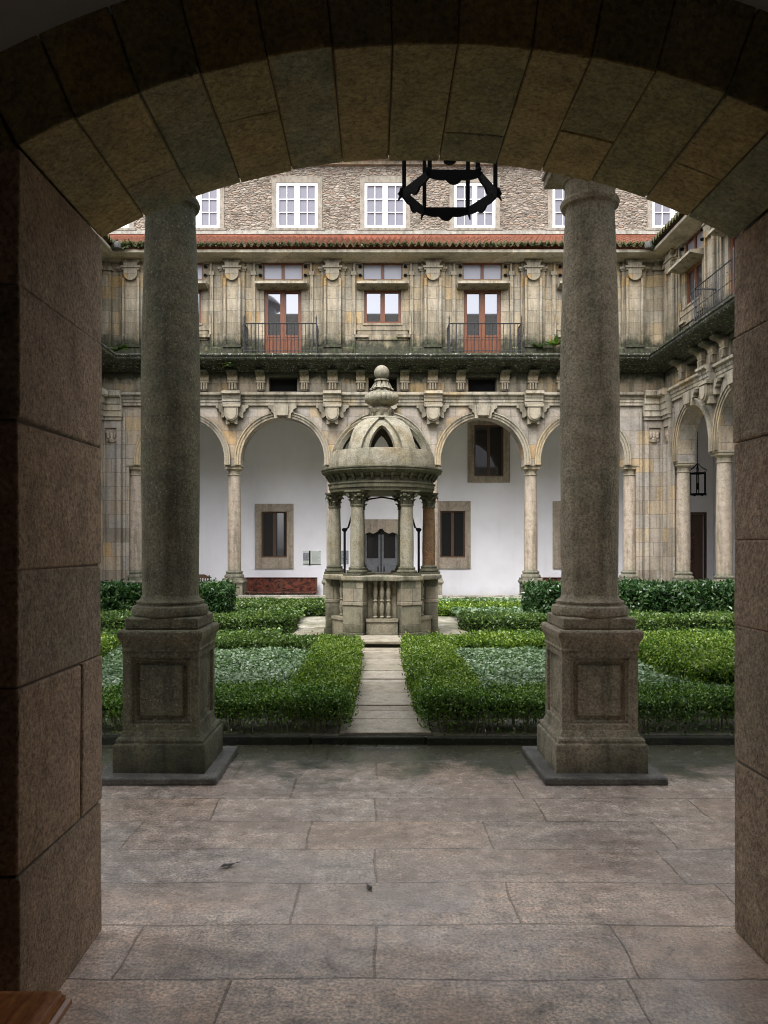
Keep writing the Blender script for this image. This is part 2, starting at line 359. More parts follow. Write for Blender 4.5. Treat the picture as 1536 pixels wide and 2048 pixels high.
M['jamb'] = granite('jamb_granite', [(.1,(.225,.195,.13)),(.35,(.31,.24,.16)),(.6,(.38,.27,.185)),(.9,(.34,.235,.135))], island=True, speck=1.35, bumpk=1.2, scale=1.0)
M['vouss'] = granite('voussoir_granite', [(.1,(.17,.17,.085)),(.3,(.26,.24,.11)),(.5,(.36,.275,.115)),(.68,(.215,.23,.145)),(.95,(.42,.25,.10))], island=True, speck=1.2, bumpk=1.0, scale=.9)
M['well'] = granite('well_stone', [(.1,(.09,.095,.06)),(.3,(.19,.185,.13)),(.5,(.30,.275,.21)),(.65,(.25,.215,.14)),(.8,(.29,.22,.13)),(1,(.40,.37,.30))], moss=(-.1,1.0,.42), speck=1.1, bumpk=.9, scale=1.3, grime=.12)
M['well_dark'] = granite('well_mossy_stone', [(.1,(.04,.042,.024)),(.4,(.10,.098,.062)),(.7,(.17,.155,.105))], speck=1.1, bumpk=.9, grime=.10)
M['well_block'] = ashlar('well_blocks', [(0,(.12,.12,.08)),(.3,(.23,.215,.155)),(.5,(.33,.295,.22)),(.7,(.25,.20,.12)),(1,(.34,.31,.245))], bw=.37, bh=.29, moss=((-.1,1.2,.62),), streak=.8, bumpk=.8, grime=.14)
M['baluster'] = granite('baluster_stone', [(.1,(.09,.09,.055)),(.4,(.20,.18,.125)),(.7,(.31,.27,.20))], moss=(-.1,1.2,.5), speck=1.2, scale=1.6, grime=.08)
M['rust_stone'] = granite('rusty_stone', [(.1,(.08,.055,.03)),(.45,(.16,.10,.055)),(.7,(.22,.11,.05)),(.9,(.24,.18,.11))], speck=1.4, bumpk=.5)
M['path'] = granite('path_slabs', [(.1,(.24,.21,.16)),(.4,(.33,.29,.22)),(.65,(.36,.32,.26)),(.9,(.33,.26,.16))], island=True, speck=.7, bumpk=.5)
M['kerb'] = granite('kerb_stone', [(.2,(.20,.19,.16)),(.6,(.32,.30,.26)),(.9,(.40,.38,.33))], speck=.8, bumpk=.6)
M['edge'] = granite('mossy_edge', [(.2,(.012,.013,.009)),(.6,(.03,.032,.02)),(.9,(.06,.062,.045))], speck=.6, bumpk=.6)
M['slab'] = granite('slab_stone', [(.2,(.07,.068,.058)),(.6,(.13,.125,.11)),(.9,(.18,.17,.15))], speck=.9, bumpk=.6, wet=True)
M['mortar'] = plain('mortar', (.17,.14,.11), .95, noise=.5)
M['floor'] = mk_floor()
M['rubble'] = mk_rubble()
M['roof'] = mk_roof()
M['brick'] = ashlar('red_brick', [(0,(.22,.065,.035)),(.5,(.30,.10,.055)),(1,(.25,.085,.05))], bw=.62, bh=2, streak=.2)
M['white'] = mk_plaster('white_plaster', (.86,.85,.90), (.60,.59,.61), low=.5, k=.32)
M['room'] = mk_plaster('pale_room_plaster', (.86,.86,.85), (.7,.7,.69))
M['grey'] = mk_plaster('grey_plaster', (.62,.62,.61), (.45,.45,.44))
M['wood'] = mk_wood('red_wood', (.10,.035,.018), (.22,.075,.03), .4, (30,30,3))
M['wood_edge'] = mk_wood('dark_red_wood', (.10,.05,.035), (.17,.085,.06), .5, (30,30,3))
M['bench'] = mk_wood('bench_wood', (.012,.007,.006), (.19,.055,.034), .4, (8,10,10), .6, .43, .57)
M['chest'] = mk_wood('polished_wood', (.26,.085,.03), (.68,.27,.08), .2, (22,4,22), .15)
M['brown'] = mk_wood('brown_frame', (.08,.045,.025), (.15,.08,.045), .5, (30,30,3))
M['sky_glass'] = mk_glass('reflecting_glass', (.03,.03,.035), .20)
M['grey_glass'] = mk_glass('dull_glass', (.27,.27,.31), .05, .25)
M['dark_glass'] = mk_glass('dark_glass', (.012,.012,.012), .07)
M['attic_stone'] = granite('attic_surround_stone', [(.2,(.17,.145,.115)),(.5,(.24,.21,.17)),(.8,(.28,.245,.195))], speck=.7)
M['attic_glass'] = mk_glass('attic_glass', (.13,.125,.15), .035, .08)
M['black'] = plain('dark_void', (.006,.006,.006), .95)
M['iron'] = plain('wrought_iron', (.006,.006,.007), .7, 0, spec=.12)
M['railing'] = plain('railing_iron', (.018,.019,.021), .55, .2, noise=.4, col2=(.05,.05,.052))
M['frame_white'] = plain('white_paint', (.80,.79,.81), .45, noise=.3, nscale=12, col2=(.72,.71,.72))
M['soil'] = granite('garden_soil', [(.2,(.10,.09,.06)),(.45,(.26,.25,.18)),(.7,(.45,.42,.35))], speck=1.2, bumpk=1.0)
M['ground'] = plain('ground', (.12,.11,.09), .95, noise=.5, nscale=3)
M['board'] = plain('board_white', (.62,.66,.63), .4)
M['board_print'] = plain('board_print', (.03,.035,.045), .4, noise=.16, nscale=70, col2=(.45,.47,.5))
M['board_text'] = plain('board_text', (.36,.40,.38), .5)
M['stem'] = plain('hedge_stems', (.36,.33,.25), .9, noise=.4, nscale=30)
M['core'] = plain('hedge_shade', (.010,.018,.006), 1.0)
M['box_leaf'] = mk_leaf('box_leaves', [(0,(.010,.026,.006)),(.30,(.036,.092,.016)),(.52,(.105,.21,.034)),(.76,(.24,.37,.075)),(1,(.45,.57,.22))], .24)
M['bright_leaf'] = mk_leaf('bright_leaves', [(0,(.012,.030,.005)),(.30,(.052,.115,.014)),(.55,(.14,.23,.028)),(.78,(.28,.38,.055)),(1,(.48,.56,.16))], .26)
M['dark_leaf'] = mk_leaf('dark_leaves', [(0,(.010,.026,.006)),(.35,(.040,.09,.018)),(.65,(.11,.18,.036)),(1,(.30,.38,.12))], .3)
M['laurel'] = mk_leaf('laurel_leaves', [(0,(.006,.018,.007)),(.4,(.022,.062,.018)),(.7,(.065,.13,.04)),(1,(.24,.33,.17))], .22)
M['silver'] = mk_leaf('ground_leaves', [(0,(.020,.045,.016)),(.35,(.075,.14,.055)),(.6,(.18,.27,.14)),(.82,(.38,.46,.34)),(1,(.60,.66,.58))], .36)
M['moss_leaf'] = mk_leaf('moss_leaves', [(0,(.012,.018,.006)),(.4,(.035,.045,.014)),(.7,(.07,.085,.028)),(1,(.17,.19,.08))], .6)
M['fern'] = mk_leaf('fern_leaves', [(0,(.03,.07,.015)),(.5,(.08,.14,.03)),(1,(.20,.26,.08))], .5)
M['copper'] = plain('gargoyle_stone', (.13,.135,.12), .9, noise=.5, col2=(.03,.03,.025))

# ------------------------------------------------------------------ ground, floors
def sheet(name, x0, x1, y0, y1, z, mat, kind='structure'):
    m = MB(); m.add([(x0,y0,z),(x1,y0,z),(x1,y1,z),(x0,y1,z)], [(0,1,2,3)])
    o = m.build(name, mat, smooth=False); return tag(o, kind=kind)
XL, XR, YF, YN = -8.31, 8.71, 23.2, 5.80       # courtyard faces: left, right, far, near
sheet('ground', -400, 400, -400, 400, -.62, M['ground'])
sheet('paved_floor', -12, 12, -4, 6.2, 0, M['floor'])
sheet('garden_soil', XL+.0, XR, 6.2, YF-.25, .055, M['soil'])
m = MB()
m.box(XL-3, XR+2.8, YF-.2, 26.2, -.5, -.4); m.box(XR+.2, XR+2.8, 6.3, YF-.2, -.5, -.4); m.box(XL-3, XL-.2, 6.3, YF-.2, -.5, -.4)
tag(m.build('gallery_floor', M['floor'], smooth=False), kind='structure')
# raised garden edge: dark mossy kerb next to the near gallery, pale low kerb along the other sides
m = MB(); x = XL
while x < XR-.3:
    w = random.uniform(.9,1.6); x1 = min(x+w, XR)
    m.box(x+.004, x1-.004, 6.16+random.uniform(-.012,.012), 6.225, -.02, .062+random.uniform(-.004,.008)); x = x1
tag(m.build('garden_kerb', M['edge'], bevel=.012), kind='structure')
m = MB()
m.box(XL-.1, XR+.1, YF-.28, YF-.08, -.45, .10); m.box(XR-.22, XR-.08, 6.4, YF-.3, -.45, .10); m.box(XL+.08, XL+.22, 6.4, YF-.3, -.45, .10)
tag(m.build('court_kerb', M['kerb'], bevel=.01), kind='structure')
# path of transverse slabs
m = MB(); m.box(-.30,.46,6.23,11.34,.03,.0605,1); y = 6.23
while y < 11.3:
    d = random.choice([.2,.26,.33,.42,.5,.6])*random.uniform(.9,1.1); y1 = min(y+d, 11.34)
    j = lambda a: random.uniform(-a,a)
    xa, xb = -.30+j(.03), .46+j(.03); z = .084+j(.008); g = .014
    b = [(xa+j(.012),y+g+j(.006),.03),(xb+j(.012),y+g+j(.006),.03),(xb+j(.012),y1-g+j(.006),.03),(xa+j(.012),y1-g+j(.006),.03)]
    m.hexa(b, [(p[0],p[1],z+j(.004)) for p in b]); y = y1
tag(m.build('path', [M['path'],M['edge']], bevel=.006), kind='structure')

# ------------------------------------------------------------------ the doorway we look through
doorway = tag(empty('stone_archway', (.1725,2.83,0)), 'broad dark granite archway framing the whole view, with wedge-shaped vault stones', 'archway')
DX, DY = .1725, 2.83
m_j = {}
def stack(rows, side):
    """rows: (z0,z1,[y splits]); side -1 left, +1 right; local coordinates of the doorway"""
    m = MB(); rnd = random.Random(5+side); xin = 1.3125
    for z0, z1, ys in rows:
        e = [-.38]+list(ys)+[.37]
        for a, b in zip(e, e[1:]):
            q = lambda k: rnd.uniform(-k,k)
            xi = xin+q(.005); g = .002; t = [q(.005) for _ in range(4)]
            xo = xin+.62
            P = [(xi,a+g,z0+g+t[0]),(xi,b-g,z0+g+t[1]),(xo,b-g,z0+g),(xo,a+g,z0+g)]
            Q = [(xi+q(.005),a+g,z1-g+t[2]),(xi+q(.005),b-g,z1-g+t[3]),(xo,b-g,z1-g),(xo,a+g,z1-g)]
            if side < 0: P = [(-x,y,z) for x,y,z in reversed(P)]; Q = [(-x,y,z) for x,y,z in reversed(Q)]
            else: P = P; Q = Q
            # subdivide the visible faces a little by building as a hexa
            if side > 0: P = [P[0],P[3],P[2],P[1]]; Q = [Q[0],Q[3],Q[2],Q[1]]
            else: P = [P[0],P[3],P[2],P[1]]; Q = [Q[0],Q[3],Q[2],Q[1]]
            m.hexa(P, Q)
    m.box(side*(xin+.009), side*(xin+.6), -.365, .355, 0, 2.86, 1)
    return m
rl = [(0,.54,[]),(.54,1.14,[.15]),(1.14,1.52,[]),(1.52,2.0,[]),(2.0,2.43,[]),(2.43,2.87,[])]
rr = [(0,.71,[]),(.71,1.27,[]),(1.27,1.62,[]),(1.62,2.02,[]),(2.02,2.45,[]),(2.45,2.87,[])]
for side, rows in ((-1,rl),(1,rr)):
    stack(rows, side).build('jamb', [M['jamb'],M['mortar']], doorway, bevel=.008, segs=2)
Ri, Ro, ZC = 2.775, 3.072, .425
A = math.asin(1.3125/Ri); NV = 13
m = MB(); rnd = random.Random(3)
edges = [-A+2*A*i/NV+(rnd.uniform(-.006,.006) if 0 < i < NV else 0) for i in range(NV+1)]
for i in range(NV):
    a0, a1 = edges[i]+.0007, edges[i+1]-.0007
    ys = [-.38, rnd.uniform(-.12,.15), .37] if i % 2 else [-.38,.37]
    for y0, y1 in zip(ys, ys[1:]):
        ri = Ri+rnd.uniform(-.004,.006); K = 4
        vs = []
        for k in range(K+1):
            a = a0+(a1-a0)*k/K; s, c = math.sin(a), math.cos(a)
            for rad in (ri, Ro+rnd.choice([0,.0])):
                for yy in (y0+.002, y1-.002): vs.append((rad*s, yy, ZC+rad*c))
        fs = [(0,2,3,1), (4*K,4*K+1,4*K+3,4*K+2)]
        for k in range(K):
            o = 4*k; p = o+4
            fs += [(o,o+1,p+1,p),(o+2,p+2,p+3,o+3),(o,p,p+2,o+2),(o+1,o+3,p+3,p+1)]
        m.add(vs, fs)
for sd in (-1,1):      # skewback stones that carry the arch on the jambs
    q_ = [(sd*1.318,2.845),(sd*1.95,2.845),(sd*1.95,3.35),(sd*1.455,3.128)]
    m.prism(q_ if sd > 0 else q_[::-1], -.372, .362)
# joint bed behind the wedge stones
vs = []; K = 40
for k in range(K+1):
    a = -A+2*A*k/K
    for rad in (Ri+.012, Ro-.015):
        for yy in (-.36,.35): vs.append((rad*math.sin(a), yy, ZC+rad*math.cos(a)))
fs = []
for k in range(K):
    o = 4*k; p = o+4
    fs += [(o,o+1,p+1,p),(o+2,p+2,p+3,o+3),(o,p,p+2,o+2),(o+1,o+3,p+3,p+1)]
m.add(vs, fs, 1)
m.build('arch_ring', [M['vouss'],M['mortar']], doorway, bevel=.006, segs=2)
# plastered wall the arch is cut through
m = MB()
HW = 6.0
for y, flip in ((-.345,False),(.36,True)):
    pts_o = [];
    K = 40; B = math.asin(1.9/Ro) if 1.9 < Ro else A
    for k in range(K+1):
        xx = -1.94+3.88*k/K; aa = math.asin(max(-1,min(1,xx/(Ro-.02)))); pts_o.append((xx, ZC+(Ro-.02)*math.cos(aa) if abs(xx) < (Ro-.02)*math.sin(A)+.0 else 2.75))
    for (xa,za),(xb,zb) in zip(pts_o, pts_o[1:]):
        f = [(xa,y,za),(xb,y,zb),(xb,y,6.0),(xa,y,6.0)]
        m.add(f, [(0,1,2,3) if not flip else (3,2,1,0)])
    for xa, xb in ((-HW,-1.94),(1.94,HW)):
        m.add([(xa,y,0),(xb,y,0),(xb,y,6),(xa,y,6)], [(0,1,2,3) if not flip else (3,2,1,0)])
m.box(-HW, -1.95, -.345, .36, 0, 6.0); m.box(1.95, HW, -.345, .36, 0, 6.0); m.box(-HW, HW, -.34, .35, 3.6, 6.0)
pw = m.build('plaster_wall', M['room'], smooth=False); pw.location = (DX,DY,0)
tag(pw, 'shadowed grey plaster wall above the stone archway, seen in the top corners', 'wall')
# room behind the viewer: closed walls, only lit through the archway and a far door
for nm, b in (('wall_left',(-3.3,-3.1,-4,2.44,0,4.6)),('wall_right',(3.3,3.5,-4,2.44,0,4.6)),('wall_back',(-3.3,3.5,-4.2,-4,0,4.6)),('ceiling',(-3.3,3.5,-4.2,2.44,4.6,4.8))):
    m = MB(); m.box(*b); tag(m.build(nm, M['room'], smooth=False), kind='structure')

# ------------------------------------------------------------------ near columns
def near_column(loc, label, gm):
    root = tag(empty('stone_column', loc), label, 'column', 'columns of the near gallery')
    m = MB(); m.hexa([(-.415,-.42,0),(.415,-.415,0),(.415,.42,0),(-.415,.42,0)], [(-.412,-.418,.053),(.412,-.412,.048),(.412,.415,.05),(-.412,.415,.05)])
    m.build('base_slab', M['slab'], root, bevel=.012)
    m = MB()
    m.square_profile([(.312,.046),(.314,.232),(.308,.244),(.297,.247),(.298,.268),(.290,.282),(.277,.286),(.268,.305),(.262,.33)], 0, 0)
    m.panel_box(0, 0, .52, .33, .865, .055, .038, .036)
    m.square_profile([(.258,.865),(.268,.872),(.268,.885),(.262,.89),(.266,.92),(.274,.94),(.284,.958),(.290,.972),(.290,1.004),(.280,1.018)], 0, 0)
    m.build('pedestal', gm, root, bevel=.008, segs=3)
    m = MB()
    m.square_profile([(.251,1.018),(.253,1.09),(.246,1.10)], 0, 0)
    m.build('plinth', gm, root, bevel=.018, segs=3)
    m = MB(); m.lathe([(.255,1.10),(.266,1.112),(.269,1.13),(.267,1.15),(.262,1.166),(.246,1.172),(.236,1.176),(.232,1.186),(.238,1.19),(.238,1.202),(.222,1.208),(.206,1.222),(.198,1.245)], 48, jit=.008)
    m.build('column_base', gm, root)
    pr = [(.198,1.245)]+[(z0r, z) for z, z0r in ((1.4,.1975),(1.7,.200),(2.1,.2045),(2.46,.2075),(2.8,.2065),(3.1,.2015),(3.4,.194),(3.7,.184),(3.95,.174),(4.01,.173))]
    m = MB(); m.lathe(pr, 48, jit=.006); m.build('shaft', gm, root)
    m = MB(); m.lathe([(.173,4.01),(.20,4.02),(.208,4.045),(.20,4.068),(.176,4.08),(.174,4.19),(.19,4.195),(.19,4.212),(.21,4.23),(.25,4.265),(.262,4.28)], 40)
    m.square_profile([(.27,4.28),(.27,4.34),(.285,4.345),(.285,4.37)], 0, 0)
    m.build('capital', gm, root)
    return root
CY = 5.53
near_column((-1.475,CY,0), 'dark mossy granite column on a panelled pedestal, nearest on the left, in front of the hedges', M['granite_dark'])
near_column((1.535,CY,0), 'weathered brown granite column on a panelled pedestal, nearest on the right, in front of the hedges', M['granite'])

# near gallery arcade and roof; made-up open slot overhead lets in extra sky light
near = tag(empty('gallery_arcade', (.03,CY,0)), 'arcade carried overhead by the two big granite columns, with added beams under an open roof', 'arcade')
def arch_wall(m, axes, r, zs, z_imp, ztop, y0, y1, x_start, x_end, hw, K=24, mi=0):
    """wall with round arches between the given column axes"""
    def q(p0, p1, p2, p3): m.add([p0,p1,p2,p3], [(0,1,2,3)], mi)
    bays = list(zip(axes, axes[1:])); solids = []
    solids.append((x_start, axes[0]+hw)); solids += [(a-hw, a+hw) for a in axes[1:-1]]; solids.append((axes[-1]-hw, x_end))
    for xa, xb in solids:
        q((xa,y0,z_imp),(xb,y0,z_imp),(xb,y0,ztop),(xa,y0,ztop)); q((xb,y1,z_imp),(xa,y1,z_imp),(xa,y1,ztop),(xb,y1,ztop))
        q((xa,y1,z_imp),(xb,y1,z_imp),(xb,y0,z_imp),(xa,y0,z_imp))
    for a, b in bays:
        c = (a+b)/2; xl, xr = a+hw, b-hw; rx = (xr-xl)/2
        P = [(xl,z_imp)]+[(c-rx*math.cos(PI*k/K), zs+r*math.sin(PI*k/K)) for k in range(K+1)]+[(xr,z_imp)]
        for (xa,za),(xb,zb) in zip(P, P[1:]):
            if xb-xa > 1e-5:
                q((xa,y0,za),(xb,y0,zb),(xb,y0,ztop),(xa,y0,ztop)); q((xb,y1,zb),(xa,y1,za),(xa,y1,ztop),(xb,y1,ztop))
            q((xa,y1,za),(xb,y1,zb),(xb,y0,zb),(xa,y0,za))
    q((x_start,y0,ztop),(x_end,y0,ztop),(x_end,y1,ztop),(x_start,y1,ztop))
ax = [-4.52+3.01*0-1.505*0+3.01*k for k in range(-1,5)]
ax = [-7.53,-4.515,-1.505,1.505,4.515,7.53]
m = MB(); arch_wall(m, ax, 1.24, 4.5, 4.372, 6.25, -.25, .25, -8.34, 8.68, .265)
m.box(-8.34,-7.3,-.25,.25,0,4.37); m.box(7.3,8.68,-.25,.25,0,4.37)
m.build('arcade_wall', M['pier'], near, smooth=False)
for k in range(12):
    x = -7.6+.382+k*1.4-.0; m = MB(); m.box(x-.06, x+.06, -2.33, -.26, 5.95, 6.13); m.build('added_roof_beam', M['brown'], near, smooth=False)  # beams added in place of a ceiling, open between for sky light
m = MB(); m.box(-12, 12, -2.62, -2.36, 6.0, 10.9); m.build('upper_wall', M['room'], near, smooth=False)  # unseen wall, set back and pale to reflect light into the gallery
m = MB()
m.add([(-12,-2.1,10.7),(12,-2.1,10.7),(12,-6.5,15.9),(-12,-6.5,15.9),(12,-11,10.7),(-12,-11,10.7)], [(0,1,2,3),(3,2,4,5)])
m.build('tiled_roof', M['roof'], near, smooth=False)
for xo in (-4.545,4.485,):  # the next two columns of the near gallery, outside the frame, stop the arcade from hovering
    pass

# ------------------------------------------------------------------ cloister wings (local x along the wall, -y towards the court)
SH = {}   # shared part meshes
def shared(key, fn):
    if key not in SH: SH[key] = fn()
    return SH[key]
def mesh_shaft():
    m = MB(); m.lathe([(.20,.85),(.205,1.6),(.203,2.2),(.195,2.9),(.182,3.5),(.176,3.72)], 28); return m.mesh('shaft', M['column'])
def mesh_cap():
    m = MB(); m.lathe([(.176,3.70),(.20,3.715),(.20,3.745),(.178,3.755),(.178,3.84),(.195,3.85),(.235,3.90)], 28)
    m.square_profile([(.24,3.90),(.24,3.965),(.265,3.97),(.265,4.012)], 0, 0); return m.mesh('capital', M['trim'])
def mesh_base():
    m = MB(); m.lathe([(.29,.60),(.30,.63),(.298,.67),(.28,.70),(.25,.71),(.24,.745),(.255,.75),(.262,.775),(.25,.80),(.215,.815),(.20,.85)], 28)
    m.square_profile([(.30,.53),(.30,.60)], 0, 0); return m.mesh('column_base', M['ped'])
def mesh_ped():
    m = MB(); m.square_profile([(.33,-.40),(.33,-.22),(.30,-.18)], 0, 0); m.panel_box(0,0,.58,-.18,.40,.08,.06,.03)
    m.square_profile([(.29,.40),(.305,.43),(.33,.46),(.335,.50),(.32,.53)], 0, 0); return m.mesh('pedestal', M['ped'])
def arc_pts(cx, rx, r, zs, K=28): return [(cx-rx*math.cos(PI*k/K), zs+r*math.sin(PI*k/K)) for k in range(K+1)]
def mesh_archivolt(rx, r, zs):
    m = MB()
    for (a, b, d) in ((0,.075,.05),(.075,.15,.075),(.15,.185,.105)):
        for side in (0,):
            pi_ = arc_pts(0, rx+a, r+a, zs); po = arc_pts(0, rx+b, r+b, zs)
            pi_ = [(pi_[0][0],4.015)]+pi_+[(pi_[-1][0],4.015)]; po = [(po[0][0],4.015)]+po+[(po[-1][0],4.015)]
            if b > .1: lim = rx+.225
            n = len(pi_)
            vs = []
            for (x0,z0),(x1,z1) in zip(pi_,po): vs += [(x0,-d,z0),(x1,-d,z1),(x0,.0,z0),(x1,.0,z1)]
            fs = []
            for k in range(n-1):
                o = 4*k; p = o+4
                fs += [(o,p,p+1,o+1),(o+1,p+1,p+3,o+3),(o+2,p+2,p,o)]
            m.add(vs, fs)
    return m.mesh('archivolt', M['trim'])
def mesh_keystone():
    m = MB()
    m.prism([(-.30,5.80),(-.42,5.80),(-.43,5.72),(-.33,5.66),(-.33,5.60),(-.26,5.55),(-.24,5.40),(-.17,5.40),(-.10,5.46),(.10,5.46),(.17,5.40),(.24,5.40),(.26,5.55),(.33,5.60),(.33,5.66),(.43,5.72),(.42,5.80),(.30,5.80)], -.15, .0)
    m.prism([(-.20,5.80),(-.17,5.48),(.17,5.48),(.20,5.80)], -.20, -.15)
    return m.mesh('keystone', M['trim'])
def mesh_shield():
    m = MB()
    sh = [(-.20,5.72),(-.20,5.50),(-.17,5.40),(-.10,5.33),(0,5.30),(.10,5.33),(.17,5.40),(.20,5.50),(.20,5.72)]
    m.prism(sh, -.30, .0)
    m.prism([(x*.78,5.52+(z-5.52)*.8) for x,z in sh], -.33, -.30)
    for s in (-1,1):
        ear = [(s*.18,5.80),(s*.48,5.80),(s*.49,5.73),(s*.40,5.68),(s*.40,5.62),(s*.33,5.57),(s*.33,5.42),(s*.27,5.42),(s*.18,5.50)]
        if s > 0: ear = ear[::-1]
        m.prism(ear, -.14, .0)
    m.prism([(-.17,5.42),(-.17,5.22),(-.10,5.22),(-.06,5.27),(.06,5.27),(.10,5.22),(.17,5.22),(.17,5.42)], -.22, .0)
    m.prism([(-.26,5.72),(.26,5.72),(.29,5.80),(-.29,5.80)], -.33, .0)
    return m.mesh('shield_bracket', M['trim'])
def mesh_console(w=.135):
    m = MB()
    # scrolled bracket under the cornice, then fluted tablet
    prof = [(0,6.52),(.085,6.525),(.115,6.57),(.13,6.64),(.22,6.70),(.34,6.74),(.38,6.80),(0,6.80)]
    n = len(prof); vs = [(-w,-d,z) for d,z in prof]+[(w,-d,z) for d,z in prof]
    m.add(vs, [tuple(range(n)), tuple(range(2*n-1,n-1,-1))]+[(i,n+i,n+(i+1)%n,(i+1)%n) for i in range(n)])
    m.box(-w*1.08, w*1.08, -.115, 0, 6.475, 6.52)
    m.prism([(-w*.9,6.46),(-w*.9,6.28),(-w*.6,6.235),(w*.6,6.235),(w*.9,6.28),(w*.9,6.475)], -.06, 0)
    for k in (-1,0,1): m.box(k*w*.54-.020, k*w*.54+.020, -.125, -.06, 6.27, 6.465)
    return m.mesh('console', M['trim'])
def mesh_pilaster():
    m = MB()
    m.box(-.36,.36,-.06,0,7.30,10.12); m.box(-.23,.23,-.11,-.06,7.30,9.86)
    for s in (-1,1): m.box(s*.22-.035, s*.22+.035, -.165, -.11, 7.62, 9.60)
    m.box(-.30,.30,-.16,-.02,7.30,7.52); m.box(-.27,.27,-.19,-.02,7.52,7.60)
    m.box(-.40,.40,-.09,0,9.84,9.89); m.box(-.43,.43,-.12,0,9.89,9.95)
    m.box(-.26,.26,-.18,0,9.845,9.90); m.box(-.29,.29,-.21,0,9.90,9.955)
    m.prism([(-.20,9.845),(-.20,9.70),(-.16,9.60),(-.08,9.54),(0,9.525),(.08,9.54),(.16,9.60),(.20,9.70),(.20,9.845)], -.20, -.02)
    m.prism([(-.20,9.955),(.20,9.955),(.21,10.04),(.28,10.10),(.28,10.16),(-.28,10.16),(-.28,10.10),(-.21,10.04)], -.20, 0)
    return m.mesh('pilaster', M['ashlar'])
def mesh_strip(side):
    m = MB()   # flat strip with little hanging drop between pilaster and window
    s = side
    m.box(0, s*.10, -.055, 0, 7.30, 9.84); m.box(-s*.03, s*.13, -.07, 0, 9.72, 9.84); m.box(-s*.0, s*.06, -.07, 0, 9.84, 10.06)
    m.box(-s*.18, s*.06, -.06, 0, 10.06, 10.16)
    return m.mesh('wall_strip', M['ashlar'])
def frame_mesh(name, x0, x1, z0, z1, fw, mull, mat, y0=-.02, y1=.06):
    m = MB(); m.box(x0,x0+fw,y0,y1,z0,z1); m.box(x1-fw,x1,y0,y1,z0,z1); m.box(x0+fw,x1-fw,y0,y1,z1-fw,z1); m.box(x0+fw,x1-fw,y0,y1,z0,z0+fw)
    m.box(-mull,mull,y0-.004,y1,z0+fw,z1-fw); return m.mesh(name, mat)
def mesh_pane(name, x0, x1, z0, z1, y, mat):
    m = MB(); m.add([(x0,y,z0),(x1,y,z0),(x1,y,z1),(x0,y,z1)], [(0,1,2,3)]); return m.mesh(name, mat, False)
def mesh_hood():
    m = MB(); m.sweep([(0,9.295),(.20,9.32),(.36,9.355),(.40,9.36),(.40,9.43),(0,9.465)], -.77, .77); return m.mesh('window_ledge', M['trim'])
def mesh_apron():
    m = MB(); m.box(-.84,.84,-.05,0,8.06,8.22); m.box(-.76,.76,-.035,0,7.78,8.06)
    for s in (-1,1): m.box(s*.84, s*.42, -.10, -.02, 7.84, 7.93); m.box(s*.86, s*.80, -.08, -.02, 7.93, 8.5)
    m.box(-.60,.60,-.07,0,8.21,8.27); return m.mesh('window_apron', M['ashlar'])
def mesh_railing():
    m = MB(); W = 1.06; D = .62; zt = 8.10; zb = 7.20
    path = [(-W,-.02),(-W,-D),(W,-D),(W,-.02)]
    for z, r in ((zt,.02),(zb+.10,.014),(7.62,.010)):
        for (xa,ya),(xb,yb) in zip(path, path[1:]): m.tube([(xa,ya,z),(xb,yb,z)], r, 4)
    for (xa,ya),(xb,yb) in zip(path, path[1:]):
        L = math.hypot(xb-xa,yb-ya); n = max(4, int(L/.105))
        for k in range(n+1):
            f = k/n; x, y = xa+(xb-xa)*f, ya+(yb-ya)*f
            m.tube([(x,y,zb),(x,y,zt)], .0095, 4)
            if k % 2: m.lathe([(.004,7.60),(.021,7.63),(.004,7.66)], 6, (x,y)); m.lathe([(.004,7.86),(.019,7.885),(.004,7.91)], 6, (x,y))
    for s in (-1,1):
        m.tube([(s*W,-D,zb),(s*W,-D,8.22)], .02, 6); m.lathe([(.02,8.22),(.026,8.25),(.002,8.36)], 8, (s*W,-D))
        m.tube([(s*W,-D,8.14),(s*(W+.05),-D-.09,7.95),(s*(W+.02),-D-.05,7.70)], .012, 5)
    return m.mesh('balcony_railing', M['railing'])
def mesh_door():
    m = MB(); x0,x1,z0,z1 = -.56,.56,7.22,9.29; fw = .075
    m.box(x0,x0+fw,-.02,.06,z0,z1); m.box(x1-fw,x1,-.02,.06,z0,z1); m.box(x0+fw,x1-fw,-.02,.06,z1-fw,z1); m.box(-.055,.055,-.024,.06,z0,z1-fw)
    m.box(x0+fw,-.055,-.005,.06,z0,7.90); m.box(.055,x1-fw,-.005,.06,z0,7.90)
    for s in (-1,1):
        for a in (.09,.285): m.box(s*a, s*(a+.17), -.022, -.003, 7.30, 7.82); m.box(s*(a+.03), s*(a+.14), -.034, -.02, 7.36, 7.76)
        m.box(s*.055, s*(x1-fw), -.016, .05, 7.88, 7.94); m.box(s*.055, s*.09, -.012, .05, 7.94, z1-fw); m.box(s*(x1-fw-.03), s*(x1-fw), -.012, .05, 7.94, z1-fw)
    return m.mesh('balcony_door', M['wood'])
def mesh_knobs():
    m = MB(); m.lathe([(.001,-.05),(.04,-.03),(.05,0),(.04,.03),(.001,.05)], 8, (0,-.05)); m.box(-.03, .06, -.06, 0, -.015, .015)
    return m.mesh('shutter_hook', M['iron'])

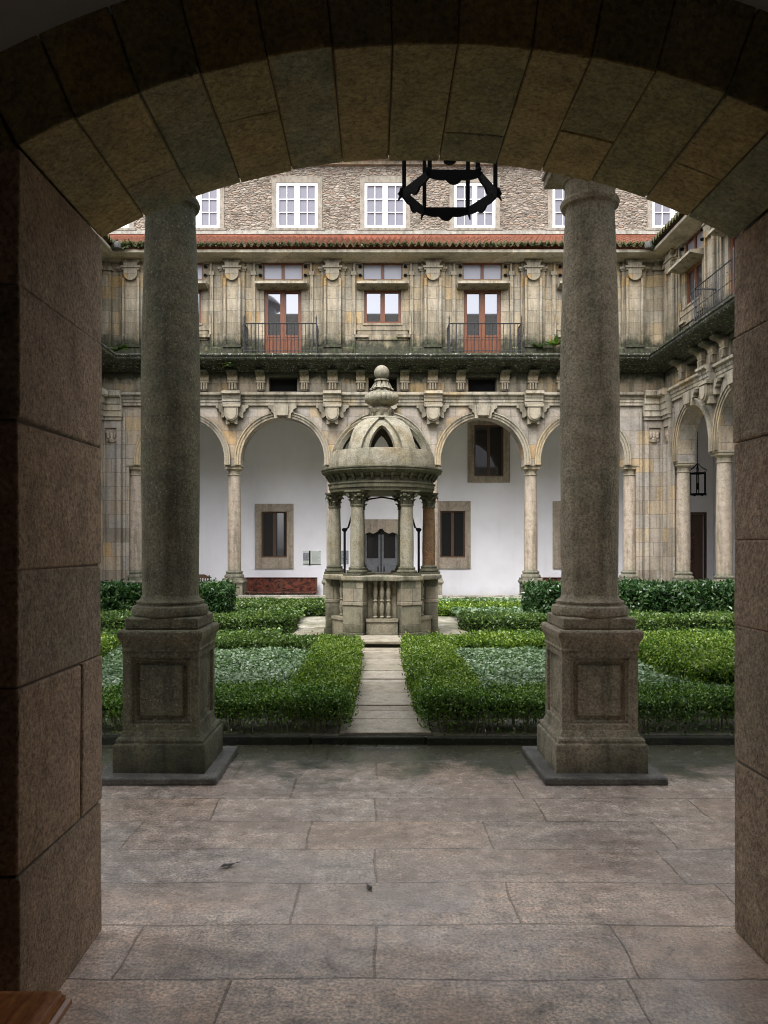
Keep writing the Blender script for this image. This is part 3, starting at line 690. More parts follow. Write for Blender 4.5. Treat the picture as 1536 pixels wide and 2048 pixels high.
def grid_wall(m, x0, x1, z0, z1, holes, y0, y1, mi=0):
    """wall slab with rectangular holes (xa,xb,za,zb), front face at y0, reveals to y1"""
    xs = sorted({x0,x1,*[h[0] for h in holes],*[h[1] for h in holes]}); zs = sorted({z0,z1,*[h[2] for h in holes],*[h[3] for h in holes]})
    for xa,xb in zip(xs,xs[1:]):
        for za,zb in zip(zs,zs[1:]):
            cx,cz = (xa+xb)/2,(za+zb)/2
            if any(h[0]<cx<h[1] and h[2]<cz<h[3] for h in holes): continue
            m.add([(xa,y0,za),(xb,y0,za),(xb,y0,zb),(xa,y0,zb)], [(0,1,2,3)], mi)
            m.add([(xa,y1,za),(xb,y1,za),(xb,y1,zb),(xa,y1,zb)], [(3,2,1,0)], mi)
    for xa,xb,za,zb in holes:
        m.add([(xa,y0,za),(xb,y0,za),(xb,y1,za),(xa,y1,za)], [(0,1,2,3)], mi); m.add([(xa,y0,zb),(xb,y0,zb),(xb,y1,zb),(xa,y1,zb)], [(3,2,1,0)], mi)
        m.add([(xa,y0,za),(xa,y1,za),(xa,y1,zb),(xa,y0,zb)], [(0,1,2,3)], mi); m.add([(xb,y0,za),(xb,y1,za),(xb,y1,zb),(xb,y0,zb)], [(3,2,1,0)], mi)

def wing(root, xc0, xc1, axes, kinds, hw=.252, detail=True):
    """xc0,xc1: the inner corners; axes: column axes; kinds: 'w' window / 'b' balcony door per bay"""
    P = lambda key, fn, x=0, par=None: link(key.split('/')[0], shared(key, fn), par or root, loc=(x,0,0))
    bays = [((a+b)/2, (b-a)/2-hw) for a,b in zip(axes, axes[1:])]
    rx = bays[0][1]; r = 1.25; zs = 4.19
    # lower wall: arches, then end piers down to the ground
    m = MB(); arch_wall(m, axes, r, zs, 4.012, 5.80, 0, .5, xc0-.02, xc1+.02, hw)
    m.box(xc0, axes[0]-.12, .0, .5, -.45, 4.011); m.box(axes[-1]+.12, xc1, .0, .5, -.45, 4.011)
    for s, xc in ((1,xc0),(-1,xc1)):       # corner pilasters with a sunk panel and carved block
        for a,b in ((.04,.16),(.52,.64)): m.box(xc+s*a, xc+s*b, -.10, 0, -.45, 5.35)
        m.box(xc+s*.70, xc+s*.76, -.04, 0, -.45, 5.6)
        m.box(xc+s*.02, xc+s*.66, -.13, 0, -.45, .25); m.box(xc+s*.16, xc+s*.52, -.098, 0, 5.12, 5.35)
        m.box(xc+s*.04, xc+s*.66, -.15, 0, 5.35, 5.45)
        cb_ = MB()
        for k in range(3): cb_.lathe([(.001,4.80),(.045,4.82),(.06,4.90),(.045,4.98),(.001,5.04)], 8, (xc+s*(.24+.10*k),-.02))
        cb_.box(xc+s*.165, xc+s*.515, -.05, .01, 4.98, 5.11); cb_.lathe([(.001,4.64),(.12,4.70),(.14,4.78),(.10,4.83)], 10, (xc+s*.34,.06)); cb_.box(xc+s*.19, xc+s*.49, -.03, .01, 4.72, 4.98)
        cb_.build('carved_block', M['column'], root)
    m.build('arcade_wall', M['pier'], root, smooth=False)
    for i, x in enumerate(axes):
        c = link('column', shared('column', mesh_shaft), root, loc=(x,.25,0))
        for k, f in (('capital',mesh_cap),('column_base',mesh_base),('pedestal',mesh_ped)): link(k, shared(k,f), c)
    for cx, w in bays:
        P('archivolt/%.2f' % w, lambda: mesh_archivolt(w, r, zs), cx); P('keystone', mesh_keystone, cx)
    # entablature with breaks over the columns and corners
    ent = [(0,5.795),(.07,5.795),(.07,5.88),(.09,5.885),(.09,5.97),(.115,5.985),(.115,6.07),(.16,6.085),(.20,6.10),(.20,6.165),(.15,6.185),(0,6.19)]
    m = MB(); m.sweep(ent, xc0, xc1, 1, 1)
    for x in axes[1:-1]:
        m.sweep([(d+.20 if d else 0, z+.003) for d,z in ent], x-.27, x+.27)
    for s, xc in ((1,xc0),(-1,xc1)):
        a, b = sorted((xc+s*.03, xc+s*.68)); e2 = [(0,5.45)]+[(d*1.3+.10, 5.45+(z-5.795)*1.95) for d,z in ent if d]+[(0,6.21)]
        m.sweep(e2, a, b)
    m.build('entablature', M['trim'], root, smooth=False)
    if detail:
        for x in axes[1:-1]: P('shield_bracket', mesh_shield, x)
    # frieze with dark openings
    ops = [(cx-.43, cx+.43, 6.225, 6.66) for cx,_ in bays]
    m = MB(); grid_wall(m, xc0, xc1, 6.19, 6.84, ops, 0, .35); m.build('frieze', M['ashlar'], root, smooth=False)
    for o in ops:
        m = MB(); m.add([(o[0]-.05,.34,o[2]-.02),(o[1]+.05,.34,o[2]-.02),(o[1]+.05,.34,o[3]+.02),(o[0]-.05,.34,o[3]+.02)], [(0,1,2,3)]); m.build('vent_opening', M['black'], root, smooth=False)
    for cx,_ in bays:
        for dx in (-.66,.66): P('console', mesh_console, cx+dx)
    for x in axes[1:-1]: P('axis_console', lambda: mesh_console(.15), x).name = 'console'
    # great cornice, dark and mossy
    cor = [(0,6.80),(.10,6.80),(.14,6.86),(.30,6.90),(.34,6.95),(.56,6.98),(.60,7.0),(.66,7.02),(.70,7.06),(.70,7.12),(.74,7.14),(.74,7.19),(.70,7.215),(0,7.26)]
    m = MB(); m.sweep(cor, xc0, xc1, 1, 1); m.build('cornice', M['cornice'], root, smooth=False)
    # upper wall
    holes = []
    for (cx,_),k in zip(bays,kinds):
        holes.append((cx-.60,cx+.60,9.60,10.11))
        holes.append((cx-.56,cx+.56,7.22,9.29) if k == 'b' else (cx-.555,cx+.555,8.27,9.29))
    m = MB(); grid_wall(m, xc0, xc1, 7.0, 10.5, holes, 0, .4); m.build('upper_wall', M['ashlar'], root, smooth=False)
    for a,b in ([(xc0+.05,bays[0][0]-.8)]+[(c0+.9,c1-.9) for (c0,_),(c1,_) in zip(bays,bays[1:])]+[(bays[-1][0]+.8,xc1-.05)]):
        m = MB(); m.sweep([(0,7.22),(.12,7.22),(.12,7.50),(.07,7.56),(0,7.58)], a, b); m.build('wall_plinth', M['ashlar'], root, smooth=False)
    for x in axes[1:-1]:
        P('pilaster', mesh_pilaster, x)
    for x in (axes[0]-.02, axes[-1]+.02): P('pilaster', mesh_pilaster, x)
    for s, xc in ((1,xc0),(-1,xc1)):
        m = MB(); m.box(xc+s*0, xc+s*.34, -.08, 0, 7.2, 10.12); m.box(xc, xc+s*.40, -.14, 0, 9.84, 9.95)
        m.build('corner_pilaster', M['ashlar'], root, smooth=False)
    for (cx,_),k in zip(bays,kinds):
        P('wall_strip/l', lambda: mesh_strip(-1), cx-.82); P('wall_strip/r', lambda: mesh_strip(1), cx+.82)
        P('window_ledge', mesh_hood, cx)
        f = P('upper_window', lambda: frame_mesh('upper_window', -.60,.60,9.60,10.11,.035,.045,M['wood'],.05,.12), cx)
        P('pane/u', lambda: mesh_pane('pane',-.58,.58,9.62,10.09,.09,M['grey_glass']), 0, f)
        for sx in (-.68,.68):
            for z in (9.72,9.98): P('shutter_hook', mesh_knobs, cx+sx).location.z = z
        if k == 'b':
            f = P('balcony_door', mesh_door, cx); f.location.y = .08
            P('pane/b', lambda: mesh_pane('pane',-.50,.50,7.9,9.24,.03,M['sky_glass']), 0, f)
            P('balcony_railing', mesh_railing, cx)
        else:
            f = P('window', lambda: frame_mesh('window', -.555,.555,8.27,9.29,.08,.07,M['wood'],.06,.13), cx)
            P('pane/w', lambda: mesh_pane('pane',-.48,.48,8.3,9.25,.09,M['sky_glass']), 0, f)
            P('window_apron', mesh_apron, cx)
    # eave moulding, tiled roof
    ev = [(0,10.115),(.08,10.125),(.14,10.165),(.42,10.17),(.46,10.185),(.54,10.20),(.57,10.215),(.57,10.295),(.50,10.31),(0,10.33)]
    m = MB(); m.sweep(ev, xc0, xc1, 1, 1); m.build('eave_cornice', M['eave'], root, smooth=False)
    if detail: roof(root, xc0, xc1)

def roof(root, xc0, xc1, dback=-2.98):
    m = MB(); d0 = .68; z0, z1 = 10.385, 12.02
    rows = 9; pitch = .20; n = int((xc1-xc0+6)/pitch*8); xa, xb = xc0-3, xc1+3
    xs = np.linspace(xa, xb, n)
    vs = []; prev = None; k = 0
    for rI in range(rows):
        dA = d0+(dback-d0)*rI/rows; dB = d0+(dback-d0)*(rI+1)/rows+(-.02)
        for e, d in enumerate((dA, dB)):
            zb = z0+(z1-z0)*(d0-d)/(d0-dback)+(.035 if e == 0 else .0)
            X = np.clip(xs, xc0+d, xc1-d); ph = (X/pitch) % 1
            w = np.where(ph < .5,   .085*np.sin(ph*2*PI), -.045*np.sin((ph-.5)*2*PI))
            jx = .012*np.sin(np.floor(X/pitch)*12.9+rI*3.1)
            row = [(float(x),-float(d)-float(q)*.6,float(zb+q2+q)) for x,q2,q in zip(X,w,jx)]
            if e == 0:
                lip = [(p[0],p[1],p[2]-.05) for p in row]; o = len(m.v); m.add(lip+row, [(i,i+1,n+i+1,n+i) for i in range(n-1)])
                a = row
            else:
                m.add(a+row, [(i,i+1,n+i+1,n+i) for i in range(n-1)])
    m.build('tiled_roof', M['roof'], root, smooth=False)

axes_far = [-7.53,-4.515,-1.505,1.505,4.515,7.53]
far = tag(empty('cloister_wing', (.20,YF,0)), 'pale stone cloister wing straight ahead across the garden, with arches, balconies and red tiles', 'cloister wing')
wing(far, XL-.20, XR-.20, axes_far, 'wbwbw')
axR = [.75+2.65*k for k in range(7)]; LW = YF-YN
right = tag(empty('cloister_wing', (XR,YF,0), R(-90)), 'stone cloister wing receding along the right side behind the laurel, with iron balcony', 'cloister wing')
wing(right, 0, LW, axR, 'wbwbwb')
left = tag(empty('cloister_wing', (XL,YF,0), R(90)), 'stone cloister wing along the left side, only its corner in view past the left column', 'cloister wing')
wing(left, -LW, 0, [-x for x in axR[::-1]], 'bwbwbw')

# rear walls of the galleries (white plaster), with their windows and doors
def gal_window(parent, cx, x0, x1, z0, z1, ox0, ox1, oz0, oz1, mull=True):
    """stone surround x0..x1,z0..z1 with opening; all relative to cx"""
    m = MB(); y = -.045
    for b in ((x0,ox0,z0,z1),(ox1,x1,z0,z1),(ox0,ox1,oz1,z1),(ox0,ox1,z0,oz0)): m.box(b[0],b[1],y,.1,b[2],b[3])
    s = m.build('gallery_window', M['column'], parent, smooth=False); s.location = (cx,0,0)
    m = MB(); f = .05
    m.box(ox0,ox0+f,.03,.09,oz0,oz1); m.box(ox1-f,ox1,.03,.09,oz0,oz1); m.box(ox0+f,ox1-f,.03,.09,oz1-f,oz1); m.box(ox0+f,ox1-f,.03,.09,oz0,oz0+f)
    if mull: c = (ox0+ox1)/2; m.box(c-.045,c+.045,.025,.09,oz0+f,oz1-f)
    m.build('frame', M['brown'], s, smooth=False)
    m = MB(); m.add([(ox0+.02,.07,oz0+.02),(ox1-.02,.07,oz0+.02),(ox1-.02,.07,oz1-.02),(ox0+.02,.07,oz1-.02)], [(0,1,2,3)]); m.build('pane', M['dark_glass'], s, smooth=False)
    return s
YR = 25.8
rear = tag(empty('gallery_wall', (0,YR,0)), 'white plastered back wall of the far gallery behind the arches, with dark windows', 'wall')
wins = [(-3.41,-.645,.645,.81,2.98,-.43,.43,1.18,2.72),(2.55,-.61,.62,.81,3.07,-.40,.44,1.18,2.74),(6.6,-.68,.68,.81,3.07,-.42,.42,1.18,2.74),
        (3.78,-.71,.71,3.69,5.86,-.49,.49,3.90,5.62),(8.25,-.55,.55,4.15,5.86,-.35,.35,4.40,5.55),(-6.9,-.65,.65,.81,3.0,-.43,.43,1.18,2.74)]
door_h = (.17-.56,.17+.56,-.45,2.15); door2 = (10.46,11.04,-.45,2.62)
m = MB()
holes = [(cx+a[4],cx+a[5],a[6],a[7]) for cx,*a in [(w[0],*w[1:]) for w in wins]]
grid_wall(m, XL-2.9, XR+2.7, -.45, 6.1, holes+[door_h,door2], 0, .3)
m.build('plaster', M['white'], rear, smooth=False)
for w in wins: gal_window(rear, *w)
# ogee-headed doorway behind the well
m = MB(); og = [(-.56,-.42),(-.56,1.92),(-.52,1.98),(-.40,2.03),(-.26,1.98),(-.12,2.05),(0,2.20),(.12,2.05),(.26,1.98),(.40,2.03),(.52,1.98),(.56,1.92),(.56,-.42)]
pts = og
for (xa,za),(xb,zb) in zip(pts[1:-1], pts[2:-1]):
    m.add([(xa,-.05,za),(xb,-.05,zb),(xb,-.05,2.46),(xa,-.05,2.46)], [(0,1,2,3)]); m.add([(xa,.15,za),(xb,.15,zb),(xb,-.05,zb),(xa,-.05,za)], [(0,1,2,3)])
m.box(-.86,-.56,-.05,.15,-.42,2.46); m.box(.56,.86,-.05,.15,-.42,2.46)
m.add([(-.86,-.05,2.46),(.86,-.05,2.46),(.86,.05,2.46),(-.86,.05,2.46)], [(0,1,2,3)])
dr = m.build('doorway', M['column'], rear, smooth=False); dr.location = (.17,0,0)
m = MB(); m.add([(-.6,.12,-.4),(.6,.12,-.4),(.6,.12,2.3),(-.6,.12,2.3)], [(0,1,2,3)]); m.build('dark_interior', M['dark_glass'], dr, smooth=False)
m = MB()
for s in (-1,1):
    m.box(s*.02, s*.54, .06, .10, -.40, 1.15); m.box(s*.02, s*.09, .05, .11, -.4, 1.95); m.box(s*.48, s*.55, .05, .11, -.4, 1.95)
lf = m.build('door_leaf', plain('grey_door', (.16,.165,.18), .35, noise=.4, nscale=6), dr, smooth=False)  # grey of the lower panels paints the path's reflection in door glass
for s in (-1,1):
    m = MB(); m.tube([(s*.10,.03,.62),(s*.10,.0,.66),(s*.10,.0,.86),(s*.10,.03,.90)], .018, 6); m.build('handle', M['iron'], lf)
m = MB(); m.box(10.46,11.04,.2,.29,-.45,2.62); m.box(10.42,10.46,-.02,.1,-.45,2.7); m.box(11.04,11.08,-.02,.1,-.45,2.7); m.box(10.46,11.04,-.02,.1,2.62,2.7)
m.build('corner_door', M['brown'], rear, smooth=False)
m = MB(); m.box(10.50,10.75,.17,.21,-.40,2.0); m.build('door_panel', M['bench'], rear, smooth=False)
# side gallery rear walls and gallery ceilings
for nm, x, lab in (('gallery_wall', XR+2.6, 'white plastered back wall of the right gallery, in shade behind the right arches'),('gallery_wall', XL-2.6, 'white plastered back wall of the left gallery, mostly hidden by the left pier')):
    m = MB(); m.box(x-.1 if x < 0 else x, x if x < 0 else x+.1, 6.2, YR-.01, -.45, 6.1); tag(m.build(nm, M['white'], smooth=False), lab, 'wall')
m = MB(); m.box(XL-2.8, XR+2.8, YF+.52, YR-.01, 5.96, 6.1); m.box(XR+.52, XR+2.58, 6.2, YF+.50, 5.96, 6.1); m.box(XL-2.58, XL-.52, 6.2, YF+.50, 5.96, 6.1)
tag(m.build('gallery_ceiling', M['grey'], smooth=False), kind='structure')

# ------------------------------------------------------------------ rubble attic storey behind the tiled roof
YB = 26.2
attic = tag(empty('rubble_building', (0,YB,0)), 'rubble stone top storey with white casement windows rising above the red tiled eave', 'building')
ac = [-9.1,-6.03,-2.69,.31,3.36,6.71,10.1,13.1]
m = MB(); grid_wall(m, -14, 16, 11.5, 14.52, [(x-.70,x+.70,12.37,13.93) for x in ac], 0, .4); m.build('wall', M['rubble'], attic, smooth=False)
m = MB(); m.box(-14,16,-.07,0,12.16,12.27); m.box(-14,16,-.03,.0,12.27,12.30); m.build('ledge', M['kerb'], attic, smooth=False)
m = MB(); m.box(-14,16,-.05,0,11.6,12.16); m.build('brick_course', M['brick'], attic, smooth=False)
m = MB(); m.sweep([(0,14.50),(.10,14.52),(.14,14.60),(.30,14.66),(.34,14.72),(.34,14.80),(0,14.85)], -14, 16); m.build('eave_cornice', M['trim'], attic, smooth=False)
m = MB(); m.sweep([(0,14.85),(.42,14.85),(.46,14.90),(0,15.15),(-6,18)], -14, 16); m.build('roof', M['roof'], attic, smooth=False)
def mesh_surround():
    m = MB(); m.box(-.86,-.70,-.02,.1,12.37,14.10); m.box(.70,.86,-.02,.1,12.37,14.10); m.box(-.70,.70,-.02,.1,13.93,14.16); m.box(-.94,.94,-.08,.1,12.28,12.37)
    return m.mesh('window_surround', M['attic_stone'], False)
def mesh_casement():
    m = MB(); y0,y1 = .0,.06
    for a,b in ((-.70,-.61),(.61,.70),(-.085,.085)): m.box(a,b,y0,y1,12.37,13.93)
    for a,b in ((12.37,12.48),(13.83,13.93)): m.box(-.61,-.085,y0+.002,y1,a,b); m.box(.085,.61,y0+.002,y1,a,b)
    for s in (-1,1):
        m.box(s*.335,s*.36,y0+.01,y1,12.48,13.83)
        for k in (1,2): z = 12.48+1.35*k/3; m.box(s*.085,s*.335,y0+.012,y1,z-.014,z+.014); m.box(s*.36,s*.61,y0+.012,y1,z-.014,z+.014)
    m.lathe([(.001,13.1),(.02,13.12),(.02,13.2),(.001,13.22)], 6, (0,-.01))
    return m.mesh('window', M['frame_white'], False)
for x in ac:
    w = link('window', shared('casement', mesh_casement), attic, loc=(x,0,0))
    link('surround', shared('surround', mesh_surround), w); link('pane', shared('apane', lambda: mesh_pane('pane',-.66,.66,12.40,13.90,.05,M['attic_glass'])), w)

# ------------------------------------------------------------------ well house
WX, WY = .095, 12.90
well = tag(empty('well_house', (WX,WY,.05)), 'domed hexagonal stone well house with six columns at the end of the path', 'well house')
ZB = -.05
HV = [R(-120+60*k) for k in range(6)]             # vertices
def polar(r, a): return (r*math.cos(a), r*math.sin(a))
m = MB(); m.lathe([(1.48,.0),(1.50,.05),(1.47,.075),(0.1,.08)], 40); m.build('paving_ring', M['well'], well)
def pier_pts(u0, u1, v0, v1, a):
    ca, sa = math.cos(a), math.sin(a)
    return [(u*ca-v*sa, u*sa+v*ca) for u, v in ((u0,-v0),(u1,-v1),(u1,v1),(u0,v0))]
pm = MB()
for (u0,u1,v0,v1,z0,z1) in ((.60,.955,.125,.205,.06,.17),(.60,.93,.115,.185,.17,.60),(.60,.945,.12,.195,.60,.655),(.60,.93,.115,.185,.655,.985)):
    pm.prism_z(pier_pts(u0,u1,v0,v1,0), z0, z1)
pmesh = pm.mesh('pier', M['well_block'])
for a in HV:
    o = link('pier', pmesh, well, bevel=.008); o.rotation_euler.z = a
# balustrade panels
bp = MB(); ap = .70
bp.box(-.245,.245,-.80,-.60,.06,.34); bp.box(-.255,.255,-.82,-.60,.34,.385); bp.box(-.24,.24,-.66,-.56,.38,.985)
bpm = bp.mesh('balustrade_panel', M['baluster'])
bl = MB(); bl.lathe([(r_*.80,z_) for r_,z_ in ((.045,.385),(.05,.41),(.03,.43),(.045,.47),(.056,.53),(.046,.60),(.03,.645),(.050,.665),(.03,.69),(.046,.75),(.054,.81),(.035,.88),(.028,.91),(.048,.93),(.05,.985))], 12)
blm = bl.mesh('baluster', M['baluster'])
for k in range(6):
    a = HV[k]+R(30)
    o = link('balustrade_panel', bpm, well); o.rotation_euler.z = a+PI/2
    for dx in (-.105,0,.105): link('baluster', blm, o, loc=(dx,-.695,0))
m = MB()
hx = []; hi = []
for k in range(6):
    for da in (-11,11): hx.append(polar(.985, HV[k]+R(da)))
    hx.append(polar(.815, HV[k]+R(30)))
n = len(hx)
inn = [(x*.52,y*.52) for x,y in hx]
vs = [(x*.985,y*.985,.985) for x,y in hx]+[(x,y,1.005) for x,y in hx]+[(x,y,1.055) for x,y in hx]+[(x*.98,y*.98,1.07) for x,y in hx]+[(x,y,1.07) for x,y in inn]+[(x,y,.985) for x,y in inn]
fs = []
for l in range(5):
    for i in range(n): fs.append((l*n+i,l*n+(i+1)%n,(l+1)*n+(i+1)%n,(l+1)*n+i))
for i in range(n): fs.append((5*n+i,5*n+(i+1)%n,(i+1)%n,i))
m.add(vs, fs); m.build('parapet_top', M['well'], well)
# columns
cs = MB(); cs.lathe([(.108,1.20),(.110,1.5),(.106,1.8),(.098,2.10),(.096,2.18)], 24); 
cb = MB(); cb.square_profile([(.165,1.07),(.165,1.105)],0,0); cb.lathe([(.155,1.105),(.165,1.12),(.16,1.145),(.135,1.155),(.13,1.17),(.138,1.178),(.135,1.195),(.112,1.205),(.108,1.215)], 20)
cc = MB(); cc.lathe([(.096,2.165),(.112,2.172),(.112,2.19),(.098,2.197),(.100,2.26),(.112,2.34),(.14,2.375)], 20)
for ring, (zb, h, out, nl) in enumerate(((2.195,.085,.045,8),(2.255,.085,.06,8))):
    for i in range(nl):
        a = 2*PI*(i+.5*ring)/nl; ca, sa = math.cos(a), math.sin(a)
        def L(u, v, z): return ((.10+u)*ca-v*sa, (.10+u)*sa+v*ca, z)
        w = .030
        cc.add([L(0,-w,zb),L(0,w,zb),L(.018,w,zb+h*.8),L(.018,-w,zb+h*.8),L(out,-w*.7,zb+h),L(out,w*.7,zb+h),L(out+.004,w*.5,zb+h*.72),L(out+.004,-w*.5,zb+h*.72)], [(0,1,2,3),(3,2,5,4),(4,5,6,7)])
for i in range(4):
    a = PI/4+i*PI/2; cc.lathe([(.001,2.31),(.03,2.325),(.038,2.35),(.025,2.375),(.001,2.38)], 8, (.145*math.cos(a),.145*math.sin(a)))
cc.square_profile([(.125,2.375),(.15,2.39),(.15,2.415)],0,0)
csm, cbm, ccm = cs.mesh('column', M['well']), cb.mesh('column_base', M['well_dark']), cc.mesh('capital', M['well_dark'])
rustm = cs.mesh('column', M['rust_stone'])
for k, a in enumerate(HV):
    x, y = polar(.79, a)
    c = link('column', rustm if k == 2 else csm, well, loc=(x,y,0)); c.rotation_euler.z = a
    if k == 2: c['label'] = 'rust-stained column'
    link('column_base', cbm, c); link('capital', ccm, c)
# little segmental lintels between the capitals
lm = MB(); K = 12
P_ = [(-.30+.6*k/K, 2.405+.075*(1-((k/K-.5)*2)**2)) for k in range(K+1)]
for (xa,za),(xb,zb) in zip(P_,P_[1:]):
    for yy, fl in ((-.76,0),(-.62,1)):
        f = [(xa,yy,za),(xb,yy,zb),(xb,yy,2.5),(xa,yy,2.5)]; lm.add(f, [(3,2,1,0) if fl else (0,1,2,3)])
    lm.add([(xa,-.62,za),(xb,-.62,zb),(xb,-.76,zb),(xa,-.76,za)], [(0,1,2,3)])
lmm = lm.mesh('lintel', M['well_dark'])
for k in range(6):
    o = link('lintel', lmm, well); o.rotation_euler.z = HV[k]+R(30)+PI/2
m = MB(); m.lathe([(.66,2.42),(.86,2.415),(.868,2.46),(.885,2.468),(.885,2.525),(.90,2.535),(.90,2.555),(.865,2.565),(.862,2.635),(.89,2.65),(.90,2.68),(.945,2.70),(.985,2.725),(1.0,2.735),(1.0,2.762),(1.015,2.77),(1.015,2.792),(.97,2.80),(.80,2.81)], 72)
for k in range(36):
    a = 2*PI*k/36; ca, sa = math.cos(a), math.sin(a); w = .02
    q = lambda u,v,z: (u*ca-v*sa, u*sa+v*ca, z)
    m.hexa([q(.85,-w,2.585),q(.89,-w,2.60),q(.89,w,2.60),q(.85,w,2.585)], [q(.85,-w,2.66),q(.95,-w,2.69),q(.95,w,2.69),q(.85,w,2.66)])
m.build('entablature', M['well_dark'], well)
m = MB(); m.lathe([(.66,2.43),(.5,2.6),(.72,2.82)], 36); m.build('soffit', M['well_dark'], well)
# ribbed open dome
DZ, DR, DH = 2.80, .87, .90
T = [0,.08,.16,.24,.30,.315]+[.315+.47*k/14 for k in range(0,15)]+[.83,.88,.92,.96]
def wop(t, i):
    if i <= 5 or t > .786: return 0
    q = (t-.315)/.47; return R(15.5)*max(0, 1-q**2.1)**.62
def wrib(t, i):
    if i <= 5: return 0
    q = min(1,(t-.315)/.66); return R(23)*max(0, 1-q**2.0)**.72
m = MB()
def dome_pt(t, lon, th):
    z = t*DH; rr = (DR-th)*math.sqrt(max(0,1-min(t,.985)**2.15)); rr = max(rr,.05)
    return (rr*math.cos(lon), rr*math.sin(lon), DZ+z-th*t*.6)
for k in range(6):
    mid = HV[k]+R(30)
    for side in (-1,1):
        O = []; I = []
        for i, t in enumerate(T):
            w = wop(t, i); wr = max(wrib(t, i), w); drum = -.022 if i < 5 else 0
            cols = [(w,.055),((w+wr)/2,.055),(wr,.055),(wr+R(.4),0),(wr+(R(30)-wr)*.35,-.006),(wr+(R(30)-wr)*.7,-.010),(R(30),-.012)]
            O.append([dome_pt(t, mid+side*an, drum if i <= 5 else th) for an, th in cols])
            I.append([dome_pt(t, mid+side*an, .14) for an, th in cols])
        NC = 6; nt = len(T)
        vs = [p for r_ in O for p in r_]+[p for r_ in I for p in r_]; off = nt*(NC+1); fs = []; fi = []
        for i in range(nt-1):
            for c in range(NC):
                f = (i*(NC+1)+c, i*(NC+1)+c+1, (i+1)*(NC+1)+c+1, (i+1)*(NC+1)+c)
                fs.append(f if side > 0 else f[::-1]); g = tuple(off+v for v in f); fi.append(g[::-1] if side > 0 else g)
            f = (i*(NC+1), (i+1)*(NC+1), off+(i+1)*(NC+1), off+i*(NC+1)); fs.append(f if side > 0 else f[::-1])
        o0 = len(m.v); m.add(vs, fs, 0)
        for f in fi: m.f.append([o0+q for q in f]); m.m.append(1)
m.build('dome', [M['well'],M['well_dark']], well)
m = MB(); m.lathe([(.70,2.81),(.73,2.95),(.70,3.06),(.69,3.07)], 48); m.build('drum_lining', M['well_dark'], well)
m = MB(); m.lathe([(.05,3.60),(.34,3.615),(.355,3.64),(.33,3.665),(.20,3.675),(.175,3.70),(.165,3.75),(.185,3.80),(.165,3.85),(.15,3.87),(.16,3.885)], 32)
m.lathe([(.16,3.885),(.20,3.90),(.255,3.94),(.275,3.985),(.272,4.02),(.255,4.055),(.225,4.075)], 80, flute=20, famp=.07)
m.lathe([(.235,4.07),(.22,4.10),(.15,4.12),(.14,4.15),(.165,4.17),(.13,4.20),(.11,4.26),(.105,4.29),(.12,4.295),(.12,4.32),(.07,4.325)], 28)
for i in range(8):
    a = 2*PI*i/8; ca, sa = math.cos(a), math.sin(a); q = lambda u,v,z: (u*ca-v*sa, u*sa+v*ca, z)
    m.tube([q(.10,0,4.28),q(.135,0,4.20),q(.16,0,4.16),q(.20,0,4.15)], [.02,.03,.028,.015], 5)
    m.tube([q(.15,0,3.72),q(.18,0,3.78),q(.20,0,3.83)], [.04,.035,.02], 5)
fin = m.build('finial', M['well'], well)
m = MB(); m.lathe([(.03,4.315)]+[(.128*math.sin(PI*k/14), 4.435-.128*math.cos(PI*k/14)) for k in range(1,14)]+[(.002,4.563)], 28); m.build('ball', M['well'], fin)
# iron pulley frame inside
fr = tag(empty('pulley_frame', (WX,WY,1.12)), 'thin black iron pulley frame standing inside the well house', 'iron frame')
m = MB()
for s in (-1,1):
    m.tube([(s*.62,-.02,0),(s*.62,-.02,.74)], .020, 8); m.lathe([(.02,.70),(.045,.725),(.05,.745),(.025,.765)], 10, (s*.62,-.02))
    m.tube([(s*.61,-.02,.745),(s*.56,-.02,.77),(s*.50,-.02,.98),(s*.42,-.02,1.14),(s*.25,-.02,1.24),(0,-.02,1.28)], .015, 6)
m.build('bent_bar', M['iron'], fr)
# stone step in front of the well
m = MB(); m.hexa([(-.31,11.36,.135),(.47,11.35,.13),(.48,12.03,.14),(-.31,12.03,.14)], [(-.32,11.35,.185),(.48,11.34,.18),(.48,12.03,.19),(-.31,12.03,.19)]); m.box(-.28,.44,11.40,12.0,.04,.131,1)
tag(m.build('stone_step', [M['path'],M['edge']], bevel=.014), 'worn stone step between the end of the path and the well house', 'step')

